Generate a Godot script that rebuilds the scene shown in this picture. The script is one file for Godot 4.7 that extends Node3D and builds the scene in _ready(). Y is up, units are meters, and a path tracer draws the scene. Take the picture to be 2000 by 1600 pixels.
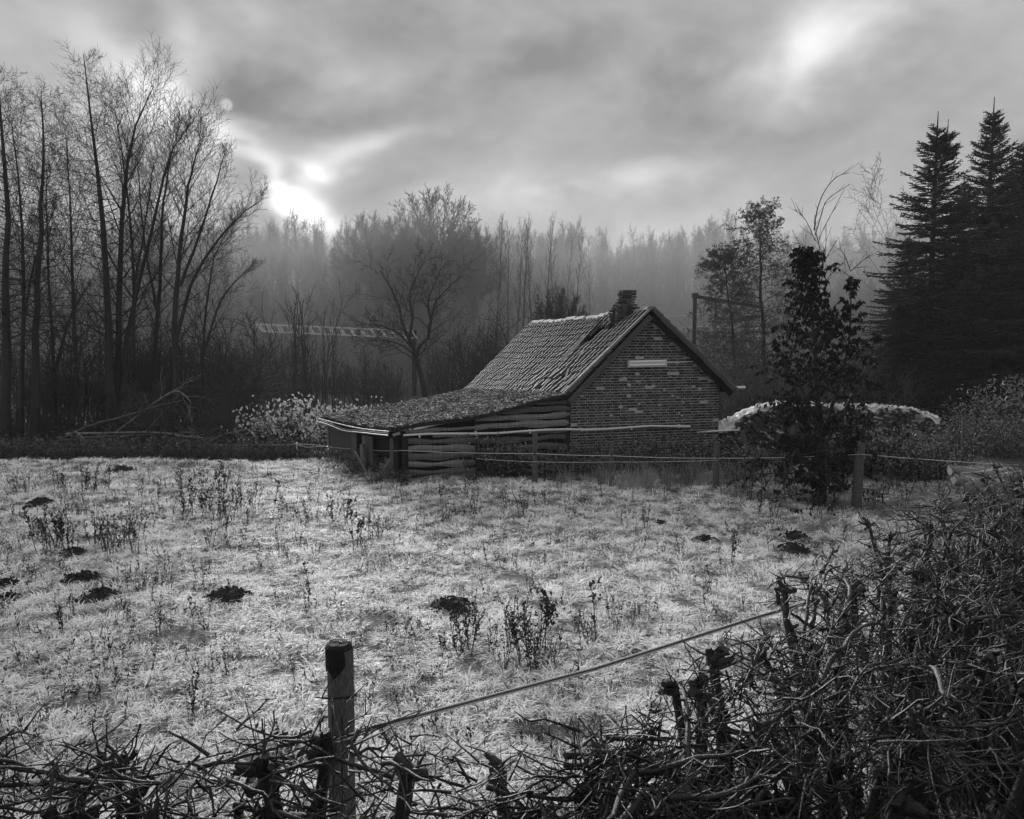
extends Node3D

const EXPOSURE := 3.3
var rng := RandomNumberGenerator.new()
var taken := {}
var M := {}
var bumps := FastNoiseLite.new()


class Brush:
	var v := PackedVector3Array()
	var n := PackedVector3Array()
	var ix := PackedInt32Array()
	var c := PackedColorArray()
	var tint := Color(1, 1, 1)

	func tri(a: Vector3, b: Vector3, d: Vector3) -> void:  # anticlockwise seen from outside
		var k := v.size()
		var m := (b - a).cross(d - a).normalized()
		v.append(a); v.append(b); v.append(d)
		for i in 3:
			n.append(m); c.append(tint)
		ix.append(k); ix.append(k + 2); ix.append(k + 1)

	func quad(a: Vector3, b: Vector3, d: Vector3, e: Vector3) -> void:
		var k := v.size()
		var m := (d - a).cross(e - b).normalized()
		v.append(a); v.append(b); v.append(d); v.append(e)
		for i in 4:
			n.append(m); c.append(tint)
		ix.append(k); ix.append(k + 2); ix.append(k + 1)
		ix.append(k); ix.append(k + 3); ix.append(k + 2)

	func box(t: Transform3D, s: Vector3) -> void:  # a box of the size s, centred on t
		var h := s * 0.5
		var p := []
		for i in 8:
			p.append(t * Vector3(h.x if i & 1 else -h.x, h.y if i & 2 else -h.y, h.z if i & 4 else -h.z))
		quad(p[4], p[5], p[7], p[6]); quad(p[1], p[0], p[2], p[3]); quad(p[5], p[1], p[3], p[7])
		quad(p[0], p[4], p[6], p[2]); quad(p[6], p[7], p[3], p[2]); quad(p[0], p[1], p[5], p[4])

	func bar(a: Vector3, b: Vector3, w: float, h: float) -> void:  # a square bar from a to b
		var z := (b - a)
		var up := Vector3.UP if absf(z.normalized().y) < 0.95 else Vector3.RIGHT
		var x := up.cross(z).normalized()
		var y := z.cross(x).normalized()
		box(Transform3D(Basis(x, y, z.normalized()), (a + b) * 0.5), Vector3(w, h, z.length()))

	func tube(p: PackedVector3Array, r0: float, r1: float, sides: int, cap := false) -> void:
		var m := p.size()
		var k0 := v.size()
		var t := (p[1] - p[0]).normalized()
		var u := t.cross(Vector3.UP if absf(t.y) < 0.9 else Vector3.RIGHT).normalized()
		for i in m:
			if i > 0 and i < m - 1:
				t = (p[i + 1] - p[i - 1]).normalized()
			elif i == m - 1:
				t = (p[i] - p[i - 1]).normalized()
			u = (u - t * u.dot(t)).normalized()
			var w := t.cross(u)
			var r := lerpf(r0, r1, pow(float(i) / (m - 1), 0.8))
			for s in sides:
				var a := TAU * s / sides
				var q := u * cos(a) + w * sin(a)
				v.append(p[i] + q * r); n.append(q); c.append(tint)
		for i in m - 1:
			for s in sides:
				var a := k0 + i * sides + s
				var b := k0 + i * sides + (s + 1) % sides
				ix.append(a); ix.append(a + sides); ix.append(b + sides)
				ix.append(a); ix.append(b + sides); ix.append(b)
		if cap:
			for end in [0, m - 1]:
				var k := v.size()
				var o := (p[end] - p[1 if end == 0 else m - 2]).normalized()
				v.append(p[end]); n.append(o); c.append(tint)
				for s in sides:
					v.append(v[k0 + end * sides + s]); n.append(o); c.append(tint)
				for s in sides:
					ix.append(k)
					ix.append(k + 1 + (s if end == 0 else (s + 1) % sides))
					ix.append(k + 1 + ((s + 1) % sides if end == 0 else s))

	func leaf(p: Vector3, d: Vector3, side: Vector3, l: float, w: float) -> void:  # a folded leaf of two faces
		var up := side.cross(d).normalized()
		var mid := p + d * l * 0.45 - up * w * 0.25
		var a := mid + side * w * 0.5 + up * w * 0.25
		var b := mid - side * w * 0.5 + up * w * 0.25
		var k := v.size()
		v.append(p); v.append(a); v.append(p + d * l); v.append(b)
		n.append(up); n.append((up + side * 0.4).normalized()); n.append(up); n.append((up - side * 0.4).normalized())
		for i in 4:
			c.append(tint)
		ix.append(k); ix.append(k + 2); ix.append(k + 1)
		ix.append(k); ix.append(k + 3); ix.append(k + 2)

	func mesh() -> ArrayMesh:
		var a := []
		a.resize(Mesh.ARRAY_MAX)
		a[Mesh.ARRAY_VERTEX] = v; a[Mesh.ARRAY_NORMAL] = n; a[Mesh.ARRAY_INDEX] = ix; a[Mesh.ARRAY_COLOR] = c
		var m := ArrayMesh.new()
		m.add_surface_from_arrays(Mesh.PRIMITIVE_TRIANGLES, a)
		return m


# ---- names, labels, nodes

func numbered(called: String) -> String:
	var k: int = taken.get(called, 0)
	taken[called] = k + 1
	return called if k == 0 else "%s_%03d" % [called, k]


func tag(o: Node, label: String, category := "", group := "", kind := "") -> Node:
	if label: o.set_meta("label", label)
	if category: o.set_meta("category", category)
	if group: o.set_meta("group", group)
	if kind: o.set_meta("kind", kind)
	return o


func thing(called: String, at: Vector3, turn := 0.0) -> Node3D:
	var o := Node3D.new()
	o.name = numbered(called)
	add_child(o)
	o.position = at
	o.rotation.y = turn
	return o


func part(called: String, m: Mesh, mat: Material, parent: Node = null) -> MeshInstance3D:
	var o := MeshInstance3D.new()
	o.mesh = m
	o.material_override = mat
	if parent:
		var k := 0
		var name_ := called
		while parent.has_node(name_):
			k += 1
			name_ = "%s_%03d" % [called, k]
		o.name = name_
		parent.add_child(o)
	else:
		o.name = numbered(called)
		add_child(o)
	return o


var piece_count := {}

func piece(called: String, m: Mesh, mat: Material, parent: Node, t: Transform3D) -> MeshInstance3D:  # one of many alike pieces
	var key := str(parent.get_instance_id()) + called
	var k: int = piece_count.get(key, 0)
	piece_count[key] = k + 1
	var o := MeshInstance3D.new()
	o.mesh = m
	o.material_override = mat
	o.name = called if k == 0 else "%s_%03d" % [called, k]
	parent.add_child(o)
	o.transform = t
	return o


func copy(o: Node3D, called: String, at: Vector3, turn: float, size: Vector3, label := "") -> Node3D:
	var r: Node3D = o.duplicate()
	r.name = numbered(called)
	add_child(r)
	r.position = at
	r.rotation = Vector3(0, turn, 0)
	r.scale = size
	if label: r.set_meta("label", label)
	return r


func scatter(called: String, m: Mesh, mat: Material, places: Array, tints: Array, parent: Node = null) -> MultiMeshInstance3D:
	var mm := MultiMesh.new()
	mm.transform_format = MultiMesh.TRANSFORM_3D
	mm.use_colors = true
	mm.mesh = m
	mm.instance_count = places.size()
	for i in places.size():
		mm.set_instance_transform(i, places[i])
		mm.set_instance_color(i, tints[i])
	var o := MultiMeshInstance3D.new()
	o.multimesh = mm
	o.material_override = mat
	if parent:
		o.name = called
		parent.add_child(o, true)
	else:
		o.name = numbered(called)
		add_child(o)
	o.set_meta("kind", "stuff")
	return o


func grey(g: float) -> Color:
	return Color(g, g, g).linear_to_srgb()


func rnd(a: float, b: float) -> float:
	return rng.randf_range(a, b)


func rv() -> Vector3:
	return Vector3(rng.randf_range(-1, 1), rng.randf_range(-1, 1), rng.randf_range(-1, 1))


# ---- materials

var noise_cache := {}

func noise_texture(key: String, freq: float, lo: float, hi: float, stretch := 1.0) -> NoiseTexture2D:
	if noise_cache.has(key):
		return noise_cache[key]
	var f := FastNoiseLite.new()
	f.noise_type = FastNoiseLite.TYPE_SIMPLEX_SMOOTH
	f.seed = hash(key) % 1000
	f.frequency = freq
	f.fractal_octaves = 5
	f.fractal_gain = 0.6
	var g := Gradient.new()
	g.set_color(0, grey(lo)); g.set_color(1, grey(hi))
	g.set_offset(0, 0.25); g.set_offset(1, 0.75)
	var t := NoiseTexture2D.new()
	t.width = 512; t.height = 512
	t.seamless = true
	t.noise = f
	t.color_ramp = g
	noise_cache[key] = t
	return t


func mat(called: String, base: float, rough := 0.9, tex := "", scale := Vector3.ONE, height := 0.0, see_through := 0.0, spec := 0.4) -> StandardMaterial3D:
	var m := StandardMaterial3D.new()
	m.resource_name = called
	m.albedo_color = grey(base)
	m.roughness = rough
	m.metallic_specular = spec
	m.vertex_color_use_as_albedo = true
	if tex:
		var t := noise_texture(tex, 0.02 if tex == "coarse" else 0.05, 0.25 if tex != "soft" else 0.6, 1.0)
		m.albedo_texture = t
		m.uv1_triplanar = true
		m.uv1_scale = scale
		if height > 0.0:
			m.heightmap_enabled = true
			m.heightmap_texture = t
			m.heightmap_scale = height
	if see_through > 0.0:
		m.backlight_enabled = true
		m.backlight = grey(see_through)
	M[called] = m
	return m


# ---- the lie of the land: x to the right, d ahead

func hedge_depth(x: float) -> float:
	return 3.05 if x < 0.2 else 3.05 + (x - 0.2) * 1.03


func smooth(a: float, b: float, x: float) -> float:
	var t := clampf((x - a) / (b - a), 0.0, 1.0)
	return t * t * (3.0 - 2.0 * t)


func land(x: float, d: float) -> float:
	var y := bumps.get_noise_2d(x * 9.0, d * 9.0) * 0.05 + bumps.get_noise_2d(x * 2.0 + 50.0, d * 2.0) * 0.06
	var drop := maxf(smooth(19.3, 22.5, d) * smooth(-2.8, -5.2, x), smooth(27.0, 33.0, d))
	y -= 0.6 * drop
	var bank := lerpf(0.35, 1.75, smooth(0.0, 1.6, x))  # the road bank, starting behind the hedge
	y += 1.3 * smooth(bank, bank + 1.85, hedge_depth(x) - d)
	var r := d + 0.10 * absf(x) + bumps.get_noise_2d(x * 0.5, 7.0) * 12.0
	y += 12.5 * smooth(66.0, 126.0, r) * (1.0 - 0.08 * smooth(5.0, 40.0, x))
	return y


func on(x: float, d: float) -> Vector3:
	return Vector3(x, land(x, d), -d)


# ---- growing things

func walk(p: Vector3, dir: Vector3, length: float, segs: int, up: float, wig: float) -> PackedVector3Array:
	var a := PackedVector3Array([p])
	var d := dir.normalized()
	for i in segs:
		d = (d + Vector3(rng.randf_range(-wig, wig), rng.randf_range(-wig, wig) + up, rng.randf_range(-wig, wig))).normalized()
		p += d * (length / segs)
		a.append(p)
	return a


func span(p: PackedVector3Array) -> float:
	var s := 0.0
	for i in p.size() - 1:
		s += p[i].distance_to(p[i + 1])
	return s


func along(p: PackedVector3Array, t: float) -> Vector3:
	var f := t * (p.size() - 1)
	var i := mini(int(f), p.size() - 2)
	return p[i].lerp(p[i + 1], f - i)


func sprout(b: Brush, pts: PackedVector3Array, r0: float, r1: float, lvl: int, P: Dictionary, leaves: Brush = null) -> void:
	var n: int = P.n[lvl]
	var total := span(pts)
	if lvl == 0 and P.has("per"):  # so many side branches for a limb of that length
		n = int(n * clampf(total / P.per, 0.3, 1.0))
	var s0: float = P.start[lvl]
	var last: bool = lvl + 1 >= P.n.size()
	for k in n:
		var t: float = s0 + (0.99 - s0) * (k + rng.randf()) / n
		var f := t * (pts.size() - 1)
		var i := mini(int(f), pts.size() - 2)
		var p := pts[i].lerp(pts[i + 1], f - i)
		var axis := (pts[i + 1] - pts[i]).normalized()
		var side := axis.cross(Vector3.RIGHT if absf(axis.x) < 0.8 else Vector3.UP).normalized().rotated(axis, k * 2.4 + rng.randf_range(-0.6, 0.6))
		if P.flat[lvl] > 0.0:
			side.y *= 1.0 - P.flat[lvl]
			side = side.normalized()
		var a: float = deg_to_rad(lerpf(P.a0[lvl], P.a1[lvl], t)) * rng.randf_range(0.8, 1.2)
		var dir := axis * cos(a) + side * sin(a)
		var ln: float = total * lerpf(P.l0[lvl], P.l1[lvl], t) * rng.randf_range(0.65, 1.25)
		var r: float = maxf(lerpf(r0, r1, t) * P.rr[lvl], P.rmin)
		var c := walk(p, dir, ln, P.seg[lvl], P.up[lvl], P.wig[lvl])
		b.tube(c, r, P.rmin * 0.6, 5 if lvl == 0 else 3)
		if not last:
			sprout(b, c, r, P.rmin, lvl + 1, P, leaves)
		if leaves and lvl >= P.leaf_from:
			for q in P.leaf_n:
				var ld := (rv() + Vector3(0, P.leaf_up, 0)).normalized()
				var lp := along(c, rng.randf_range(0.3, 1.0))
				leaves.leaf(lp, ld, ld.cross(rv()).normalized(), P.leaf_l * rng.randf_range(0.6, 1.2), P.leaf_w * rng.randf_range(0.7, 1.2))


func recipe(n: Array, more := {}) -> Dictionary:
	var P := {"n": n, "start": [0.3, 0.15, 0.1, 0.1], "a0": [55, 45, 40, 40], "a1": [30, 40, 40, 40], "l0": [0.4, 0.5, 0.5, 0.5], "l1": [0.14, 0.3, 0.35, 0.4], "rr": [0.45, 0.55, 0.6, 0.6],
		"up": [0.07, 0.06, 0.05, 0.03], "wig": [0.12, 0.16, 0.2, 0.2], "seg": [6, 4, 3, 2], "flat": [0.0, 0.0, 0.0, 0.0], "rmin": 0.006, "leaf_from": 9, "leaf_n": 0, "leaf_up": 0.0, "leaf_l": 0.1, "leaf_w": 0.05}
	P.merge(more, true)
	return P


func fine(p: PackedVector3Array, per := 3) -> PackedVector3Array:  # a smoother line through the points
	var c := Curve3D.new()
	for i in p.size():
		var t := (p[mini(i + 1, p.size() - 1)] - p[maxi(i - 1, 0)]) / 6.0
		c.add_point(p[i], -t, t)
	var a := PackedVector3Array()
	for i in p.size() - 1:
		for k in per:
			a.append(c.sample(i, float(k) / per))
	a.append(p[-1])
	return a


func grown(called: String, at: Vector3, stems: Array, P: Dictionary, m: Material, leaf_mat: Material = null) -> Node3D:  # stems: [points in the world, radius at the foot, at the tip]
	var o := thing(called, at)
	var t := Brush.new()
	var b := Brush.new()
	var l := Brush.new()
	for s in stems:
		var pts := PackedVector3Array()
		for q in s[0]:
			pts.append(q - at)
		if pts.size() < 7:
			pts = fine(pts)
		for i in range(1, pts.size() - 1):
			pts[i] += rv() * s[1] * 0.25
		t.tube(pts, s[1], s[2], 7)
		sprout(b, pts, s[1], s[2], 0, P, l if leaf_mat else null)
	if stems.is_empty():
		return o
	part("trunk", t.mesh(), m, o)
	part("crown", b.mesh(), m, o)
	if leaf_mat and l.v.size():
		part("leaves", l.mesh(), leaf_mat, o)
	return o


func upright(h: float, lean := 0.06, segs := 8) -> PackedVector3Array:
	return walk(Vector3.ZERO, Vector3(rnd(-lean, lean), 1, rnd(-lean, lean)), h, segs, 0.06, 0.06)



# ---- the sky: an even overcast with thinner places where the light comes through

var cloud_a := FastNoiseLite.new()
var cloud_b := FastNoiseLite.new()
# azimuth, elevation, half-width, half-height (degrees), slope, amount of light
var gaps := [
	[-14.7, 9.2, 2.1, 1.2, -0.3, 0.8], [-14.5, 9.7, 4.5, 3.0, -0.3, 0.12], [-13.1, 8.6, 1.8, 0.9, -0.5, 0.4], [-14.0, 11.4, 1.2, 0.8, 0.0, 0.6], [-16.4, 10.0, 1.0, 0.8, -0.6, 0.35], [-18.8, 12.8, 2.6, 1.1, -0.55, 0.36],
	[-17.2, 11.3, 1.4, 0.8, -0.6, 0.34], [-21.0, 13.3, 2.2, 1.4, -0.6, 0.32], [-23.2, 14.9, 3.0, 2.2, -0.6, 0.4], [-28.9, 6.5, 7.0, 5.0, 0.0, 0.16], [-23.7, 9.0, 4.5, 4.0, 0.0, 0.18], [-25.4, 16.6, 3.0, 2.0, -0.8, 0.25], [-9.8, 13.9, 3.0, 0.6, 0.25, 0.22], [-12.7, 12.7, 2.2, 0.9, 0.3, 0.22],
	[-22.1, 19.1, 1.8, 1.8, -0.5, 0.26], [-17.9, 20.7, 1.6, 1.6, 0.0, 0.16], [-14.3, 19.0, 2.5, 1.5, 0.2, 0.1], [20.5, 19.3, 4.6, 3.0, 0.35, 0.24], [19.9, 19.0, 2.2, 1.9, 0.3, 0.12], [19.3, 17.6, 1.3, 1.6, 0.0, 0.14], [23.9, 20.5, 6.0, 1.4, 0.3, 0.12],
	[7.9, 11.5, 3.0, 1.2, 0.0, 0.2], [10.9, 12.1, 3.5, 0.8, 0.1, 0.1], [0.4, 11.3, 2.5, 1.6, 0.1, 0.1], [7.4, 8.7, 9.0, 2.4, 0.0, 0.13], [-3.7, 9.1, 5.0, 2.6, 0.0, 0.1], [17.7, 15.0, 2.0, 2.0, 0.0, 0.07], [6.5, 22.1, 6.0, 1.2, 0.1, 0.09], [-10.1, 18.0, 2.4, 1.4, 0.1, 0.09],
	[3.1, 20.0, 4.6, 2.6, 0.1, -0.13], [-8.6, 21.0, 4.5, 1.8, 0.1, -0.07], [-18.6, 15.1, 2.2, 1.6, -0.3, -0.10], [-17.0, 16.6, 4.5, 1.9, 0.0, -0.12], [-18.6, 18.0, 3.0, 2.2, -0.4, -0.08], [-11.6, 15.0, 3.5, 1.2, 0.3, -0.08], [-24.2, 19.4, 1.4, 1.6, 0.0, -0.12], [-16.2, 10.8, 0.8, 0.6, 0.0, -0.3], [-19.1, 12.9, 0.7, 0.3, -0.2, -0.3],
	[11.9, 16.6, 4.5, 2.6, 0.3, -0.08], [24.0, 16.5, 6.0, 3.0, 0.0, -0.07], [-11.0, 9.7, 3.0, 1.4, 0.2, -0.12], [-18.9, 10.3, 2.4, 1.6, -0.5, -0.18], [17.1, 13.4, 5.0, 1.0, 0.0, -0.07], [-6.2, 16.6, 5.0, 1.4, 0.2, -0.08], [-15.9, 8.1, 3.0, 0.8, 0.0, -0.16], [-5.1, 13.3, 4.0, 1.2, 0.0, -0.05],
	[-62.0, 14.0, 5.0, 2.0, 0.3, 0.3], [75.0, 20.0, 6.0, 2.5, 0.2, 0.3], [110.0, 12.0, 5.0, 2.0, 0.0, 0.3], [150.0, 25.0, 6.0, 3.0, 0.2, 0.3], [-140.0, 18.0, 6.0, 2.0, 0.0, 0.3], [-100.0, 30.0, 7.0, 3.0, 0.2, 0.3]]


func sky_light(az: float, el: float) -> float:
	var a := deg_to_rad(az)
	var e := deg_to_rad(el)
	var p := Vector3(sin(a) * cos(e), sin(e) * 1.7, -cos(a) * cos(e))
	var w := cloud_b.get_noise_3dv(p * 2.0)
	var k := cloud_a.get_noise_3dv(p + Vector3(w, w * 0.5, -w) * 0.22)
	var f := cloud_b.get_noise_3dv(p * 5.0 + Vector3(3, 1, w))
	var l := 0.43 + 0.11 * k + 0.07 * f + 0.06 * smooth(22.0, 2.0, el) + 0.30 * smooth(22.0, 75.0, el)
	l += 0.032 * cloud_b.get_noise_3dv(p * 13.0 + Vector3(w, 2.0, k) * 1.5) + 0.02 * cloud_b.get_noise_3dv(p * 31.0)
	var wx := 0.9 * f + 0.4 * k
	var wy := 0.9 * f - 0.3 * k
	var rag := cloud_b.get_noise_3dv(p * 9.0 + Vector3(1.0, w, 4.0))
	for g in gaps:
		var dx: float = az - g[0] + wx
		var dy: float = el - g[1] + wy - g[4] * dx
		dx /= g[2]
		dy /= g[3]
		var q := dx * dx + dy * dy
		if q < 9.0:
			l += g[5] * exp(-q * maxf(0.5, 1.0 + 0.8 * rag)) * (1.0 + 0.5 * f)
	return maxf(l, 0.17)


func make_sky() -> PanoramaSkyMaterial:
	cloud_a.seed = 11; cloud_a.frequency = 1.1; cloud_a.fractal_octaves = 4; cloud_a.fractal_gain = 0.5
	cloud_b.seed = 5; cloud_b.frequency = 1.3; cloud_b.fractal_octaves = 3
	var W_ := 4096
	var low := PackedFloat32Array()
	for j in 192:
		for i in 384:
			var el := 90.0 - (j + 0.5) / 192.0 * 180.0
			var l := sky_light(wrapf((i + 0.5) / 384.0 * 360.0, -180.0, 180.0), el) if el > -1.5 else 0.12
			l /= EXPOSURE
			low.append(l); low.append(l); low.append(l)
	var im := Image.create_from_data(384, 192, false, Image.FORMAT_RGBF, low.to_byte_array())
	im.resize(W_, W_ / 2, Image.INTERPOLATE_BILINEAR)
	var sun_az := deg_to_rad(-19.6)
	var sun_el := deg_to_rad(15.6)
	var s := Vector3(sin(sun_az) * cos(sun_el), sin(sun_el), -cos(sun_az) * cos(sun_el))
	for side in 2:  # the front of the sky at full fineness; the picture's edge lies ahead
		var w := 456
		var h := 364
		var data := PackedFloat32Array()
		var j0 := W_ / 4 - 346
		for j in h:
			var el := 90.0 - (j0 + j + 0.5) / W_ * 360.0
			for i in w:
				var px := i if side == 0 else W_ - w + i
				var az := wrapf((px + 0.5) / W_ * 360.0, -180.0, 180.0)
				var l := sky_light(az, el) if el > -1.5 else 0.12
				if absf(az + 19.6) < 1.0 and absf(el - 15.6) < 1.0:  # the pale disc of the sun through the cloud
					var e := deg_to_rad(el)
					var a := deg_to_rad(az)
					var off := rad_to_deg(acos(clampf(s.dot(Vector3(sin(a) * cos(e), sin(e), -cos(a) * cos(e))), -1, 1)))
					l += 0.28 * smooth(0.42, 0.28, off)
				l /= EXPOSURE
				data.append(l); data.append(l); data.append(l)
		var near := Image.create_from_data(w, h, false, Image.FORMAT_RGBF, data.to_byte_array())
		im.blit_rect(near, Rect2i(0, 0, w, h), Vector2i(0 if side == 0 else W_ - w, j0))
	var p := PanoramaSkyMaterial.new()
	p.panorama = ImageTexture.create_from_image(im)
	return p


func _ready() -> void:
	rng.seed = 20
	# camera
	var cam := Camera3D.new()
	cam.name = "camera"
	cam.position = Vector3(0, 3, 0)
	cam.rotation.x = -atan(130.0 / 1520.0)
	cam.fov = rad_to_deg(2.0 * atan(800.0 / 1520.0))
	cam.near = 0.05
	cam.far = 900.0
	add_child(cam)
	# sky, air
	var e := Environment.new()
	e.background_mode = Environment.BG_SKY
	e.sky = Sky.new()
	e.sky.sky_material = make_sky()
	e.tonemap_mode = Environment.TONE_MAPPER_LINEAR
	e.tonemap_exposure = EXPOSURE
	e.fog_enabled = true
	e.fog_density = 0.0006
	e.fog_light_color = Color(0.95, 0.95, 0.95)
	e.volumetric_fog_enabled = true
	e.volumetric_fog_density = 0.0
	e.sdfgi_enabled = true
	e.ssao_enabled = true
	e.ssil_enabled = true
	var we := WorldEnvironment.new()
	we.name = "world"
	we.environment = e
	add_child(we)
	# the veiled sun, ahead and to the left
	var sun := DirectionalLight3D.new()
	sun.name = "sun"
	sun.light_energy = 0.5
	sun.light_color = Color(1, 1, 1)
	sun.light_angular_distance = 10.0
	sun.shadow_enabled = true
	sun.rotation_degrees = Vector3(-15.6, 180.0 + 19.6, 0)
	add_child(sun)

	bumps.seed = 3
	bumps.frequency = 0.06
	bumps.fractal_octaves = 3
	make_materials()
	make_ground()
	make_house()
	make_shed()
	make_hill()
	make_mist()
	make_railway()
	make_woods()
	make_right_trees()
	make_shrubs()
	make_woodpile()
	make_fences()
	make_field()
	make_hedge()


func make_materials() -> void:
	mat("ground", 1.0, 0.95, "fine", Vector3.ONE * 1.4)
	mat("grass", 1.0, 0.6, "", Vector3.ONE, 0, 0.45)
	mat("weed", 0.035, 0.85)
	mat("earth", 0.045, 0.95, "fine", Vector3.ONE * 3.0, 1.5)
	mat("bark", 0.075, 0.85, "fine", Vector3(1, 0.4, 1) * 2.0)
	mat("twig_dark", 0.035, 0.8)
	mat("far_bark", 0.05, 0.9)
	mat("hedge_bark", 0.015, 0.55, "fine", Vector3(1, 0.5, 1) * 5.0, 0.8, 0.0, 0.55)
	mat("needles", 0.022, 0.75)
	mat("dark_leaf", 0.014, 0.75, "", Vector3.ONE, 0, 0, 0.25)
	mat("brown_leaf", 0.10, 0.7, "", Vector3.ONE, 0, 0.1)
	mat("pale_leaf", 0.62, 0.6, "", Vector3.ONE, 0, 0.5)
	mat("bramble_leaf", 0.15, 0.45, "", Vector3.ONE, 0, 0.2)
	mat("dead_grass", 0.35, 0.8, "", Vector3.ONE, 0, 0.3)
	mat("mortar", 0.75, 0.95, "fine", Vector3.ONE * 2.0, 0.6)
	mat("brick_dark", 0.05, 0.9, "fine", Vector3.ONE * 4.0, 0.4)
	mat("brick_mid", 0.12, 0.9, "fine", Vector3.ONE * 4.0, 0.4)
	mat("brick_light", 0.15, 0.9, "fine", Vector3.ONE * 4.0, 0.4)
	mat("brick_limed", 0.75, 0.9, "fine", Vector3.ONE * 5.0, 0.4)
	mat("soot_and_shade", 0.015, 0.95)  # soot on bricks, black iron, and shade painted behind holes and gaps
	mat("tile_a", 0.11, 0.5, "fine", Vector3.ONE * 3.0, 0.3, 0.0, 0.6)
	mat("tile_b", 0.18, 0.5, "fine", Vector3.ONE * 3.0, 0.3, 0.0, 0.6)
	mat("tile_c", 0.06, 0.5, "fine", Vector3.ONE * 3.0, 0.3, 0.0, 0.6)
	mat("ridge", 0.35, 0.7, "fine", Vector3.ONE * 3.0, 0.4)
	mat("dark_wood", 0.02, 0.9, "fine", Vector3(1, 4, 1))
	mat("slab_wood", 0.36, 0.85, "fine", Vector3(0.6, 6, 0.6), 0.8)
	mat("slab_wood_b", 0.2, 0.85, "fine", Vector3(0.6, 6, 0.6), 0.8)
	mat("old_board", 0.14, 0.85, "fine", Vector3(4, 1, 4), 0.5)
	mat("moss", 0.5, 0.9)
	mat("moss_bed", 0.05, 0.95, "fine", Vector3.ONE * 3.0, 2.0)
	mat("white_plastic", 0.8, 0.4)
	mat("white_sheet", 0.8, 0.5, "soft", Vector3.ONE * 1.5, 1.0)
	mat("post_wood", 0.17, 0.85, "fine", Vector3(4, 0.7, 4), 0.8)
	mat("near_post_wood", 0.20, 0.8, "fine", Vector3(7, 0.5, 7), 1.5)
	mat("wet_wood", 0.012, 0.8, "fine", Vector3(6, 0.6, 6), 0.6)
	mat("pale_leaf_dim", 0.2, 0.45, "", Vector3.ONE, 0, 0.3)
	mat("pale_bark", 0.38, 0.8, "fine", Vector3.ONE * 3.0)
	mat("brush_bark", 0.055, 0.85)
	mat("rope", 0.55, 0.7)
	mat("steel", 0.04, 0.9)
	mat("pale_steel", 0.62, 0.6)
	mat("log_end", 0.10, 0.85, "fine", Vector3.ONE * 4.0, 0.5)
	mat("pale_log", 0.36, 0.85, "fine", Vector3.ONE * 3.0, 0.8)


func make_ground() -> void:
	var xs: Array[float] = []
	var ds: Array[float] = []
	var x := -260.0
	while x < 260.0:
		xs.append(x)
		x += 0.3 if absf(x) < 16.0 else (1.5 if absf(x) < 40.0 else 6.0)
	var d := -70.0
	while d < 260.0:
		ds.append(d)
		d += 0.25 if d > 1.0 and d < 24.0 else (1.0 if d > -4.0 and d < 50.0 else 5.0)
	var v := PackedVector3Array()
	var c := PackedColorArray()
	var ix := PackedInt32Array()
	var st := SurfaceTool.new()
	st.begin(Mesh.PRIMITIVE_TRIANGLES)
	for j in ds.size():
		for i in xs.size():
			var fine_ := bumps.get_noise_2d(xs[i] * 30.0, ds[j] * 30.0) * 0.02
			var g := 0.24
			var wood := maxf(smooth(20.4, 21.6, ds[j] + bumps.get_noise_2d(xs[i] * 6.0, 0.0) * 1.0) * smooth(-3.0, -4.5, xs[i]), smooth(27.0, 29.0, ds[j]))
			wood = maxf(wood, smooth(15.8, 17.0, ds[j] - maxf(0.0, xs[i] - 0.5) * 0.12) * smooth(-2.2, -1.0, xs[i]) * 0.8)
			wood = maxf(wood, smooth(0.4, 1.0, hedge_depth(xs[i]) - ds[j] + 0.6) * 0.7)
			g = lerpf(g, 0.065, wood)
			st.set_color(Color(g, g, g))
			st.set_smooth_group(0)
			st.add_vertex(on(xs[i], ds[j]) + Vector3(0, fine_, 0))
	var w := xs.size()
	for j in ds.size() - 1:
		for i in w - 1:
			var k := j * w + i
			for q in [k, k + w, k + w + 1, k, k + w + 1, k + 1]:
				st.add_index(q)
	st.generate_normals()
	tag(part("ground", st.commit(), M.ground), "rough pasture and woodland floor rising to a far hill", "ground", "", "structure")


# ---- the brick house

const TURN := 0.2967
const HOUSE := Vector3(1.34, 0, -17.71)

func roof_y(x: float) -> float:  # the height of the roof plane over the gable, left slope steeper
	return 3.78 - (0.97 * (1.925 - x) if x < 1.925 else 0.86 * (x - 1.925))


func sag(z: float) -> float:
	var t := -z / 8.5
	return -0.10 * t - 0.05 * sin(t * PI) + 0.015 * sin(z * 2.3)


func brick_mesh(s: Vector3) -> ArrayMesh:
	var b := Brush.new()
	var h := s * 0.5
	var p := []
	for i in 8:
		p.append(Vector3(h.x if i & 1 else -h.x, h.y if i & 2 else -h.y, h.z if i & 4 else -h.z) + Vector3(rnd(-0.004, 0.004), rnd(-0.004, 0.004), rnd(-0.003, 0.003)))
	b.quad(p[4], p[5], p[7], p[6]); b.quad(p[1], p[0], p[2], p[3]); b.quad(p[5], p[1], p[3], p[7])
	b.quad(p[0], p[4], p[6], p[2]); b.quad(p[6], p[7], p[3], p[2]); b.quad(p[0], p[1], p[5], p[4])
	return b.mesh()


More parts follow.
